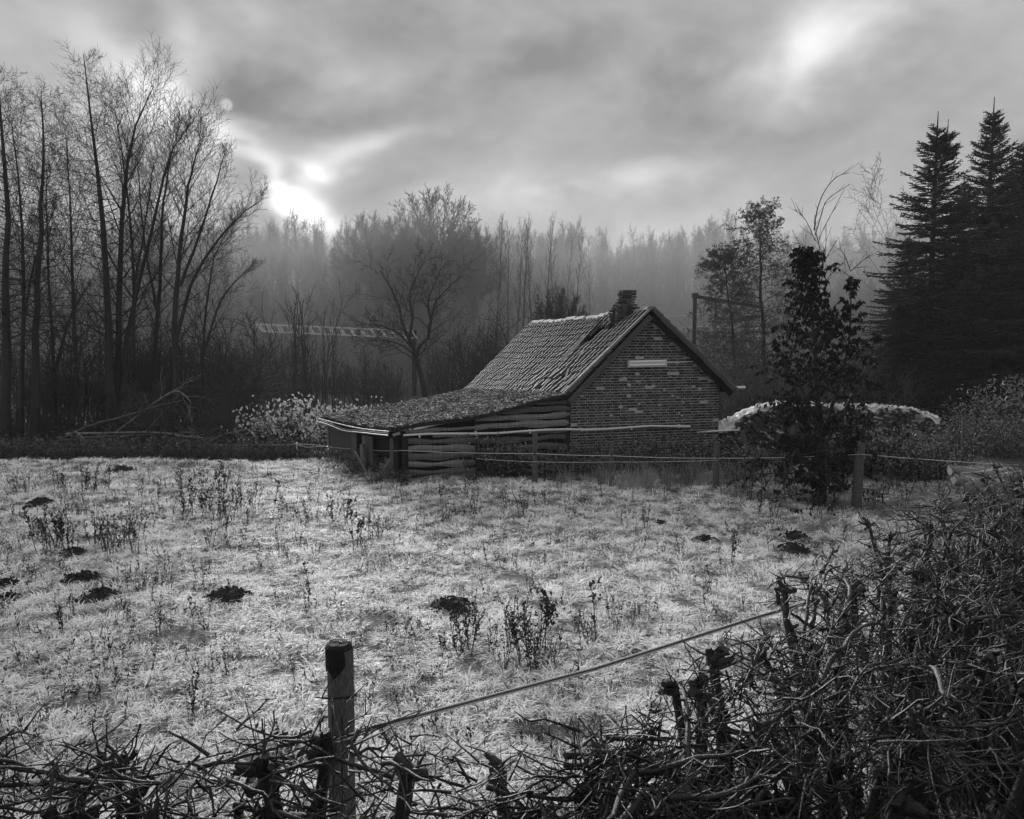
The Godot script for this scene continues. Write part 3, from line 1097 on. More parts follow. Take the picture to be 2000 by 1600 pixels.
func dome_proto(h: float, wide: float, limbs: int) -> Node3D:  # a parkland tree: limbs fanning from a short trunk to a round outline
	var o := Node3D.new()
	o.name = "dome_tree"
	var t := Brush.new()
	var b := Brush.new()
	var P := recipe([15, 8, 4], {"start": [0.28, 0.2, 0.1], "a0": [40, 40, 38], "a1": [26, 34, 36], "l0": [0.22, 0.42, 0.42], "l1": [0.13, 0.4, 0.42], "rr": [0.4, 0.55, 0.6], "up": [0.05, 0.04, 0.03], "wig": [0.10, 0.12, 0.16], "rmin": 0.019, "seg": [4, 3, 2]})
	t.tube(PackedVector3Array([Vector3(0, -0.4, 0), Vector3(0.05, h * 0.2, 0), Vector3(0, h * 0.42, 0.05)]), 0.34, 0.24, 7)
	for i in limbs:
		var az := i * 2.4 + rnd(-0.2, 0.2)
		var th := deg_to_rad(86.0) * sqrt((i + 0.3) / limbs)
		var flat := Vector3(cos(az), 0, sin(az))
		var tip := flat * sin(th) * wide * rnd(0.82, 0.96) + Vector3(0, h * 0.55 + cos(th) * h * 0.42 * rnd(0.9, 1.0), 0)
		var from := Vector3(0, h * rnd(0.26, 0.42), 0)
		var bend := from + (tip - from) * 0.4 + Vector3(0, h * 0.05, 0) - flat * sin(th) * wide * 0.08
		var pts := fine(PackedVector3Array([from, bend + rv() * 0.2, from.lerp(tip, 0.72) + Vector3(0, h * 0.03, 0) + rv() * 0.25, tip]), 3)
		t.tube(pts, 0.13, 0.02, 5)
		sprout(b, pts, 0.13, 0.02, 0, P)
	part("trunk", t.mesh(), M.far_bark, o)
	part("crown", b.mesh(), M.far_bark, o)
	return o


func make_mist() -> void:  # the mist that fills the valley in front of the hill
	for s in [[57.0, 150.0, 14.5, 0.0145, "valley_mist"]]:
		var f := FogVolume.new()
		f.name = numbered(s[4])
		f.shape = RenderingServer.FOG_VOLUME_SHAPE_BOX
		f.size = Vector3(420, s[2] + 3.0, s[1] - s[0])
		f.position = Vector3(0, s[2] * 0.5 - 1.5, -(s[0] + s[1]) * 0.5)
		var m := FogMaterial.new()
		m.density = s[3]
		m.albedo = Color(0.97, 0.97, 0.97)
		f.material = m
		tag(f, "%s bank of mist lying in the valley before the hill" % "pale", "mist", "", "stuff")
		add_child(f)


func make_hill() -> void:
	proto["dome_a"] = [dome_proto(16.0, 5.8, 36), 16.2]
	proto["dome_b"] = [dome_proto(14.0, 6.2, 36), 14.2]
	var oak := recipe([13, 9, 8], {"start": [0.3, 0.2, 0.1], "a0": [75, 50, 45], "a1": [35, 45, 45], "l0": [0.55, 0.4, 0.35], "l1": [0.4, 0.35, 0.35], "wig": [0.25, 0.3, 0.3], "rmin": 0.018})
	proto["oak"] = [bare_proto("oak_tree", 11.0, 0.36, oak, M.far_bark), 12.5]
	var pop := recipe([24, 5, 3], {"start": [0.35, 0.2, 0.2], "a0": [38, 30, 30], "a1": [20, 28, 30], "l0": [0.22, 0.35, 0.4], "l1": [0.1, 0.3, 0.4], "up": [0.14, 0.1, 0.08], "rmin": 0.011, "rr": [0.35, 0.5, 0.6]})
	proto["poplar_a"] = [bare_proto("slender_tree", 15.0, 0.15, pop, M.far_bark), 15.0]
	proto["poplar_b"] = [bare_proto("slender_tree", 14.0, 0.13, pop, M.far_bark), 14.0]
	var slim := recipe([26, 7, 5], {"start": [0.14, 0.2, 0.1], "a0": [45, 40, 38], "a1": [22, 34, 36], "l0": [0.34, 0.4, 0.4], "l1": [0.14, 0.34, 0.4], "up": [0.10, 0.06, 0.05], "rmin": 0.016})
	proto["slim_a"] = [bare_proto("slim_tree", 13.0, 0.2, slim, M.far_bark), 13.5]
	proto["slim_b"] = [bare_proto("slim_tree", 13.0, 0.18, slim, M.far_bark), 13.5]
	# the wood on the hillside reads as one mass: copies of four bare trees
	for kind in ["slim_a", "slim_b", "oak"]:
		var both := SurfaceTool.new()
		both.begin(Mesh.PRIMITIVE_TRIANGLES)
		for c in proto[kind][0].get_children():
			both.append_from(c.mesh, 0, Transform3D())
		var places := []
		var tints := []
		for i in (900 if kind.begins_with("slim") else 70):
			var d := 76.0 + 64.0 * rng.randf()
			var x := rnd(-0.95, 0.9) * d
			if x > -5.0 and x < 20.0 and d < 92.0: continue
			var hump := 1.0 + 0.55 * bumps.get_noise_2d(x * 3.0 + 40.0, d * 0.6)
			var k := rnd(0.46, 0.64) * hump if kind.begins_with("slim") else rnd(0.36, 0.46)
			places.append(Transform3D(Basis(Vector3.UP, rnd(0, TAU)).scaled(Vector3(k * 1.05, k, k * 1.05)), on(x, d)))
			tints.append(Color.WHITE)
		tag(scatter("hillside_wood", both.commit(), M.far_bark, places, tints), "hazy bare wood covering the far hillside", "wood", "", "stuff")
	# trees one can tell apart along the skyline
	var far := "trees standing out along the far skyline"
	plant("dome_a", "skyline_tree", "tallest round-crowned bare tree on the skyline, left of the house roof", "tree", far, -7.57, 78, 18.23 - land(-7.57, 78), 0.86)
	plant("dome_b", "skyline_tree", "broad dome-crowned bare tree just left of the tallest skyline tree", "tree", far, -13.53, 80, 16.09 - land(-13.53, 80), 0.86)
	plant("dome_b", "skyline_tree", "lower bushy bare tree just right of the tallest skyline tree", "tree", far, -3.88, 79, 14.92 - land(-3.88, 79), 0.62)
	plant("dome_a", "skyline_tree", "dense round bare tree filling the gap below the broad dome crown", "tree", far, -9.96, 76, 13.55 - land(-9.96, 76), 0.8)
	plant("dome_a", "skyline_tree", "small dome-crowned hazy tree above the house's chimney", "tree", far, 19.49, 118, 17.64 - land(19.49, 118), 1.0)
	plant("oak", "skyline_tree", "wide flat-topped hazy tree left of the leafy conifer-like tree", "tree", far, 27.31, 112, 18.04 - land(27.31, 112), 1.0)
	plant("oak", "skyline_tree", "round open hazy tree behind the row of slender trunks", "tree", far, 11.73, 104, 15.37 - land(11.73, 104), 0.85)
	plant("oak", "skyline_tree", "pale hazy spreading tree showing left of the dark spruces", "tree", far, 36.92, 78, 16.45 - land(36.92, 78), 0.9)
	plant("dome_b", "skyline_tree", "small hazy crown on the ridge just right of the chimney", "tree", far, 23.57, 116, 16.50 - land(23.57, 116), 0.9)
	for s in [[505, 462], [545, 466], [585, 458], [622, 462], [660, 455], [690, 450]]:
		var h: float = (3.0 + (670.0 - s[1]) / 1520.0 * 106.0) - land((s[0] - 1000.0) / 1520.0 * 106.0, 106.0)
		plant(["slim_a", "slim_b"][s[0] % 2], "skyline_tree", "slim bare tree in the even row on the far skyline, left of the round crowns", "tree", "even row of slim skyline trees", (s[0] - 1000.0) / 1520.0 * 106.0, 106.0, h * 1.06, 0.8)
	for s in [[963, 442, 66], [990, 462, 68], [1003, 446, 70], [1022, 452, 66], [1047, 444, 68], [1066, 440, 67], [1082, 470, 70], [1102, 478, 72], [1122, 470, 68], [1155, 474, 74]]:
		var h: float = (3.0 + (670.0 - s[1]) / 1520.0 * s[2]) - land((s[0] - 1000.0) / 1520.0 * s[2], s[2])
		plant(["poplar_a", "poplar_b"][s[0] % 2], "slender_tree", "slender bare trunk in the open row behind the house roof", "tree", "row of slender bare trees behind the house", (s[0] - 1000.0) / 1520.0 * s[2], s[2], h, 0.95)


# ---- the railway behind the house

func make_railway() -> void:
	var m := thing("catenary_mast", Vector3(12.57, -1.3, -54))
	tag(m, "dark railway mast with one arm, standing right of the house roof", "railway mast")
	var b := Brush.new()
	b.box(Transform3D(Basis(), Vector3(0, 3.7, 0)), Vector3(0.26, 7.7, 0.26))
	part("post", b.mesh(), M.steel, m)
	b = Brush.new()
	b.box(Transform3D(Basis(), Vector3(0, 7.55, 0)), Vector3(0.42, 0.32, 0.36))
	part("cap", b.mesh(), M.steel, m)
	b = Brush.new()
	b.bar(Vector3(0.0, 7.5, 0), Vector3(4.6, 6.75, 0), 0.2, 0.22)
	part("arm", b.mesh(), M.steel, m)
	b = Brush.new()
	b.bar(Vector3(1.46, 7.25, 0), Vector3(1.46, 5.75, 0), 0.09, 0.09)
	b.bar(Vector3(0.95, 5.78, 0), Vector3(1.5, 5.75, 0), 0.05, 0.05)
	part("drop_arm", b.mesh(), M.steel, m)
	b = Brush.new()
	b.bar(Vector3(0.98, 7.3, 0), Vector3(0.98, 6.9, 0), 0.08, 0.08)
	part("insulator", b.mesh(), M.steel, m)
	for s in [[618, 606, "upper"], [640, 634, "lower"], [652, 650, "lowest"]]:
		b = Brush.new()
		var y0: float = 3.0 + (670.0 - s[0]) / 1520.0 * 60.0
		var y1: float = 3.0 + (670.0 - s[1]) / 1520.0 * 60.0
		var pts := PackedVector3Array()
		for i in 13:
			var t := i / 12.0
			pts.append(Vector3(lerpf(5.90, 23.60, t), lerpf(y0, y1, t) - 0.25 * sin(fmod(t * 2.0, 1.0) * PI), -60.2))
		b.tube(pts, 0.018, 0.018, 3)
		tag(part("overhead_wire", b.mesh(), M.pale_steel), "thin %s railway wire crossing behind the right roof edge" % s[2], "wire")
	# the lattice arm
	var l := thing("lattice_arm", Vector3(-6.87, -0.9, -54))
	tag(l, "pale lattice girder reaching out level above the far thicket", "lattice girder")
	var x0 := -17.59 - -6.87
	var y := 4.30 + 0.9
	var y2 := 3.88 + 0.9
	for z in [-0.3, 0.3]:
		b = Brush.new()
		b.bar(Vector3(x0, y, z), Vector3(0.1, y2 - 0.05, z), 0.07, 0.08)
		part("top_chord", b.mesh(), M.pale_steel, l)
		b = Brush.new()
		b.bar(Vector3(x0 + 0.5, y - 0.52, z), Vector3(0.1, y2 - 0.54, z), 0.07, 0.07)
		part("bottom_chord", b.mesh(), M.pale_steel, l)
		for i in 16:
			var t := i / 15.0
			var a := Vector3(lerpf(x0, 0.0, t), lerpf(y, y2 - 0.05, t), z)
			b = Brush.new()
			b.bar(a, Vector3(a.x + 0.3 + (0.2 if i == 0 else 0.0), a.y - 0.52, z), 0.06, 0.07)
			piece("brace", b.mesh(), M.pale_steel, l, Transform3D())
	b = Brush.new()
	b.bar(Vector3(0.1, -0.5, 0), Vector3(0.1, y2, 0), 0.3, 0.3)
	part("mast", b.mesh(), M.steel, l)


# ---- the wood on the left

func make_woods() -> void:
	var beech := recipe([32, 13, 7], {"start": [0.24, 0.12, 0.1], "a0": [58, 46, 40], "a1": [20, 38, 36], "l0": [0.36, 0.30, 0.40], "l1": [0.10, 0.34, 0.42], "rr": [0.30, 0.45, 0.6], "up": [0.09, 0.05, 0.04], "wig": [0.07, 0.09, 0.12], "rmin": 0.0042, "per": 13.0, "flat": [0.0, 0.15, 0.1], "seg": [6, 4, 2]})
	var larch := recipe([90, 10, 5], {"start": [0.25, 0.1, 0.1], "a0": [88, 50, 45], "a1": [55, 45, 45], "l0": [0.2, 0.36, 0.4], "l1": [0.05, 0.36, 0.4], "rr": [0.2, 0.5, 0.6], "up": [-0.01, 0.08, 0.04], "wig": [0.07, 0.12, 0.14], "rmin": 0.0042, "flat": [0.3, 0.3, 0.2], "seg": [5, 3, 2]})
	var wood := "bare trees of the wood beyond the pasture"
	var list := [
		["larch_tree", "tallest narrow bare larch in the wood, its top bare and pointed", larch, [[[Vector3(-13.50, -1.04, -26.00), Vector3(-13.43, 1.46, -26.00), Vector3(-13.39, 3.85, -26.00), Vector3(-13.46, 6.86, -26.00), Vector3(-13.63, 8.69, -26.10), Vector3(-13.78, 10.35, -26.20), Vector3(-13.94, 12.36, -26.20)], 0.179, 0.012]]],
		["bare_tree", "twin-stemmed bare tree leaning right beside the tall larch's trunk", beech, [[[Vector3(-13.45, -1.12, -26.50), Vector3(-13.39, 1.78, -26.50), Vector3(-13.32, 4.21, -26.60), Vector3(-13.21, 7.15, -26.80), Vector3(-13.05, 9.05, -27.00), Vector3(-12.69, 10.32, -27.00), Vector3(-12.14, 11.67, -27.20)], 0.156, 0.012], [[Vector3(-13.23, 1.09, -26.40), Vector3(-12.97, 3.17, -26.30), Vector3(-12.37, 4.86, -26.00), Vector3(-11.73, 6.66, -25.80), Vector3(-11.24, 8.26, -25.60), Vector3(-10.84, 9.20, -25.50), Vector3(-10.25, 9.99, -25.50)], 0.101, 0.012]]],
		["bare_tree", "slim bare tree with three steep limbs in the middle of the wood", beech, [[[Vector3(-12.82, -1.28, -27.50), Vector3(-12.57, 2.46, -27.50), Vector3(-12.33, 4.96, -27.50), Vector3(-12.18, 7.27, -27.60), Vector3(-12.02, 9.06, -27.80), Vector3(-11.76, 10.19, -28.00)], 0.109, 0.01], [[Vector3(-12.40, 3.90, -27.50), Vector3(-12.83, 5.70, -27.80), Vector3(-13.20, 7.90, -28.20), Vector3(-13.35, 9.72, -28.40)], 0.062, 0.01]]],
		["bare_tree", "bare tree at the wood's right end with a limb leaning far right", beech, [[[Vector3(-11.33, -1.04, -26.00), Vector3(-11.20, 3.51, -26.00), Vector3(-11.02, 5.87, -26.10), Vector3(-10.75, 7.72, -26.20), Vector3(-10.48, 8.87, -26.20), Vector3(-10.26, 9.52, -26.30)], 0.117, 0.01], [[Vector3(-11.30, 2.66, -26.00), Vector3(-10.56, 4.84, -25.80), Vector3(-9.80, 5.98, -25.60), Vector3(-8.87, 6.93, -25.40), Vector3(-7.90, 7.60, -25.20)], 0.078, 0.008], [[Vector3(-10.98, 4.86, -26.00), Vector3(-10.39, 6.75, -26.40), Vector3(-9.94, 8.50, -26.80), Vector3(-9.71, 9.46, -27.00)], 0.062, 0.008]]],
		["bare_tree", "low bare tree with drooping fan of twigs at the wood's right edge", beech, [[[Vector3(-11.16, -1.35, -28.00), Vector3(-11.12, 2.08, -28.00), Vector3(-10.90, 4.28, -28.00), Vector3(-10.55, 6.08, -28.00), Vector3(-9.93, 7.15, -28.00)], 0.078, 0.008], [[Vector3(-11.06, 2.63, -28.00), Vector3(-10.34, 4.45, -27.80), Vector3(-9.52, 5.33, -27.60), Vector3(-9.08, 5.67, -27.50)], 0.047, 0.008]]],
		["bare_tree", "straight dark-trunked tree second from the photo's left edge", larch, [[[Vector3(-15.48, -0.89, -25.00), Vector3(-15.27, 2.51, -25.00), Vector3(-15.11, 4.79, -25.00), Vector3(-14.85, 7.34, -25.00), Vector3(-14.81, 9.28, -25.20), Vector3(-14.91, 10.94, -25.40)], 0.156, 0.012]]],
		["bare_tree", "thin bare tree between the dark trunk and the tall larch", beech, [[[Vector3(-15.93, -1.20, -27.00), Vector3(-15.88, 2.47, -27.00), Vector3(-15.92, 4.93, -27.00), Vector3(-15.86, 7.18, -27.00), Vector3(-15.80, 9.05, -27.00)], 0.078, 0.01], [[Vector3(-15.83, 2.12, -27.00), Vector3(-15.06, 4.05, -26.80), Vector3(-14.30, 4.89, -26.50)], 0.055, 0.01]]],
		["bare_tree", "thick dark tree cut by the photo's left edge", larch, [[[Vector3(-16.05, -0.81, -24.50), Vector3(-15.93, 2.52, -24.50), Vector3(-15.69, 5.69, -24.50), Vector3(-15.61, 8.80, -24.50), Vector3(-15.69, 11.24, -24.50)], 0.195, 0.014]]],
		["bare_tree", "thin leaning tree close behind the thick tree at the left edge", beech, [[[Vector3(-16.61, -1.04, -26.00), Vector3(-16.20, 4.18, -26.00), Vector3(-16.12, 7.52, -26.00), Vector3(-16.27, 10.29, -26.00)], 0.101, 0.01], [[Vector3(-16.27, 3.51, -26.00), Vector3(-15.94, 5.90, -26.40), Vector3(-15.40, 7.66, -26.80)], 0.055, 0.01]]],
		["bare_tree", "slanting thin tree filling the gap left of the tall larch", beech, [[[Vector3(-16.18, -1.51, -29.00), Vector3(-16.19, 2.43, -29.00), Vector3(-16.21, 5.82, -29.00), Vector3(-16.16, 8.41, -29.00), Vector3(-16.32, 10.64, -29.20)], 0.101, 0.01]]],
		["bare_tree", "bare tree behind the twin stems with a thin forked top", beech, [[[Vector3(-14.71, -1.67, -30.00), Vector3(-14.50, 3.39, -30.00), Vector3(-14.44, 6.68, -30.00), Vector3(-14.63, 9.54, -30.00), Vector3(-14.86, 11.69, -30.00)], 0.101, 0.01], [[Vector3(-14.42, 5.14, -30.00), Vector3(-13.97, 7.67, -30.20), Vector3(-13.68, 9.82, -30.40)], 0.062, 0.01]]]]
	for t in list:
		tag(grown(t[0], t[3][0][0][0], t[3], t[2], M.bark), t[1], "tree", wood)
	# two just outside the picture, so that the wood goes on
	for x in [-19.5, -22.0]:
		var o := copy(get_node("bare_tree_003"), "bare_tree", on(x, 26.0), 2.0, Vector3.ONE)
		tag(o, "bare tree beyond the photo's left edge", "tree", wood)
	# brushwood
	var brush := recipe([8, 5], {"start": [0.12, 0.1], "a0": [50, 48], "a1": [30, 45], "l0": [0.45, 0.45], "l1": [0.28, 0.4], "up": [0.06, 0.04], "wig": [0.18, 0.25], "rmin": 0.009, "seg": [4, 3]})
	proto["shrub_a"] = [bare_proto("bare_shrub", 3.2, 0.035, brush, M.brush_bark, 8, 0.5), 3.2]
	proto["shrub_b"] = [bare_proto("bare_shrub", 3.2, 0.03, brush, M.brush_bark, 9, 0.34), 3.2]
	proto["shrub_c"] = [bare_proto("bare_shrub", 3.0, 0.026, recipe([5, 3], {"start": [0.3, 0.2], "a0": [30, 35], "a1": [20, 30], "l0": [0.3, 0.4], "l1": [0.2, 0.4], "up": [0.1, 0.08], "rmin": 0.006, "seg": [4, 3]}), M.brush_bark, 7, 0.2), 3.0]
	var g := "dark bare shrubs along the foot of the wood"
	for i in 46:
		var px := rnd(-60, 470)
		var d := rnd(22.5, 34.0)
		plant(["shrub_a", "shrub_b"][i % 2], "bare_shrub", "dark bare shrub low %s %s" % ["in front of" if d < 26.0 else "behind", "the trunks at the photo's left edge" if px < 90 else ("the tall larch" if px < 240 else ("the slim three-limbed tree" if px < 330 else ("the right-leaning limb" if px < 400 else "the wood's right end")))], "shrub", g, (px - 1000.0) / 1520.0 * d, d, rnd(1.2, 2.6) if d < 26.0 else rnd(2.4, 4.8), rnd(0.8, 1.2))
	# leaf litter and low bramble on the wood's floor
	var low := Brush.new()
	for i in 26:
		var c := walk(Vector3(rnd(-0.2, 0.2), -0.05, rnd(-0.2, 0.2)), rv() + Vector3(0, 1.0, 0), rnd(0.3, 0.8), 3, -0.1, 0.3)
		low.tube(c, 0.006, 0.004, 3)
		for k in 5:
			var ld := rv().normalized()
			low.leaf(along(c, rnd(0.2, 1.0)), ld, ld.cross(rv()).normalized(), rnd(0.04, 0.09), rnd(0.03, 0.06))
	var places := []
	var tints := []
	for i in 2600:
		var d := 20.8 + 10.0 * pow(rng.randf(), 1.4)
		var x := rnd(-0.75, -0.14) * d
		if x > -5.6 and d < 25.5: continue
		places.append(Transform3D(Basis(Vector3.UP, rnd(0, TAU)).scaled(Vector3.ONE * rnd(0.5, 1.4)), on(x, d)))
		var q := rnd(0.4, 1.3)
		tints.append(Color(q, q, q))
	tag(scatter("woodland_undergrowth", low.mesh(), M.brown_leaf, places, tints), "low dark bramble and dead leaves on the floor of the wood", "undergrowth", "", "stuff")
	# fallen boughs
	var fall := [
		["long pale fallen trunk lying level behind the thin fence wire", [Vector3(-13.82, 0.18, -24.00), Vector3(-12.50, 0.26, -23.60), Vector3(-10.84, 0.30, -23.40), Vector3(-9.92, 0.19, -23.40), Vector3(-9.07, 0.10, -23.40)], 0.06],
		["bent fallen bough arching up and over in front of the wood", [Vector3(-12.57, 0.16, -24.50), Vector3(-11.67, 0.74, -24.20), Vector3(-10.89, 1.27, -24.00), Vector3(-10.41, 1.52, -24.00), Vector3(-10.08, 1.40, -23.90), Vector3(-9.90, 1.18, -23.90)], 0.055],
		["fallen bough slanting up to the right below the arched one", [Vector3(-14.18, -0.20, -23.50), Vector3(-12.85, 0.47, -23.40), Vector3(-11.60, 0.81, -23.40), Vector3(-10.86, 1.05, -23.50), Vector3(-10.03, 1.26, -23.60)], 0.07],
		["short broken pale branch at the left end of the fallen trunk", [Vector3(-13.00, 0.38, -23.00), Vector3(-12.82, 0.24, -23.00), Vector3(-12.57, 0.05, -22.90)], 0.035],
		["grey fallen branches reaching right towards the white-leaved bush", [Vector3(-9.23, -0.03, -23.20), Vector3(-8.60, 0.28, -23.20), Vector3(-7.86, 0.42, -23.30), Vector3(-7.15, 0.58, -23.50)], 0.035],
		["short curved bough behind the right end of the fallen trunk", [Vector3(-10.83, 0.34, -24.00), Vector3(-10.47, 0.57, -24.00), Vector3(-10.11, 0.36, -23.80)], 0.03],
		["dark fallen stem crossing low at the left of the wood", [Vector3(-14.65, -0.25, -23.00), Vector3(-13.41, 0.08, -23.00), Vector3(-12.04, 0.20, -23.30), Vector3(-10.42, 0.24, -23.50)], 0.08]]
	var twigs := recipe([9, 5], {"start": [0.2, 0.2], "a0": [55, 50], "a1": [40, 40], "l0": [0.25, 0.4], "l1": [0.2, 0.4], "up": [0.03, 0.0], "wig": [0.25, 0.3], "rmin": 0.006, "seg": [4, 2]})
	for f in fall:
		var o := grown("fallen_bough", f[1][0], [[f[1], f[2] * 0.75, f[2] * 0.3]], twigs, M.pale_bark if "pale" in f[0] or "grey" in f[0] or "bent" in f[0] else M.post_wood)
		tag(o, f[0], "bough", "fallen boughs in front of the wood")


# ---- the trees on the right

func spruce_proto(h: float, wide: float, tops := 1) -> Node3D:
	var o := Node3D.new()
	o.name = "spruce_tree"
	var t := Brush.new()
	var b := Brush.new()
	t.tube(PackedVector3Array([Vector3(0, -0.3, 0), Vector3(0.02, h * 0.4, 0.01), Vector3(0, h * 0.8, 0), Vector3(0, h, 0)]), 0.2, 0.014, 7)
	if tops > 1:
		t.tube(PackedVector3Array([Vector3(0.05, h * 0.8, 0), Vector3(0.3, h * 0.86, 0.05), Vector3(0.36, h * 0.975, 0.05)]), 0.05, 0.012, 5)
	var heads := [[Vector3.ZERO, 0.3, h, 1.0]]
	if tops > 1: heads.append([Vector3(0.34, 0, 0.05), h * 0.85, h * 0.975, 1.0])
	for hd in heads:
		var y: float = hd[1]
		while y < hd[2] - 0.75:
			var f: float = (hd[2] - y) / h
			var n := 6 if f < 0.3 else 9
			var az := rnd(0, TAU)
			for k in n:
				var l: float = (wide * pow(maxf(f - 0.035, 0.004), 0.82) + 0.02) * rnd(0.62, 1.25)
				az += TAU / n + rnd(-0.25, 0.25)
				var slope: float = lerpf(0.6, -0.32, clampf(f * 2.2, 0, 1))
				var p0: Vector3 = hd[0] + Vector3(0, y + rnd(-0.16, 0.16), 0)
				var c := walk(p0, Vector3(cos(az), slope, sin(az)), l, 5, 0.08, 0.05)
				b.tube(c, 0.012 + 0.012 * l, 0.006, 3)
				var m := int(5 + l * 10.0)
				for q in m:
					var s := 0.12 + 0.88 * (q + rng.randf()) / m
					var p := along(c, s)
					var out := (c[5] - c[0]).normalized()
					var side := out.cross(Vector3.UP).normalized() * (1 if q % 2 else -1)
					var tl := (0.16 + 0.34 * l * (1.0 - s) * 0.7) * rnd(0.7, 1.2)
					var e := p + (out * 0.7 + side * 0.8 + Vector3(0, rnd(-0.35, 0.12), 0)).normalized() * tl
					var dir := (e - p).normalized()
					# a twig closely set with needles: narrow faces all along it
					b.tube(PackedVector3Array([p, e]), 0.026, 0.008, 3)
					var nd := int(3 + tl * 14.0)
					for z in nd:
						var np := p.lerp(e, (z + 0.5) / nd)
						var nv := (rv() + dir * 0.8).normalized()
						var sv := nv.cross(dir).normalized()
						b.leaf(np, nv, sv, rnd(0.055, 0.10), 0.028)
				b.leaf(c[5], (c[5] - c[4]).normalized(), Vector3.UP, 0.12, 0.05)
			y += lerpf(0.15, 0.24, clampf(f * 2.0, 0, 1))
	part("trunk", t.mesh(), M.bark, o)
	part("crown", b.mesh(), M.needles, o)
	return o


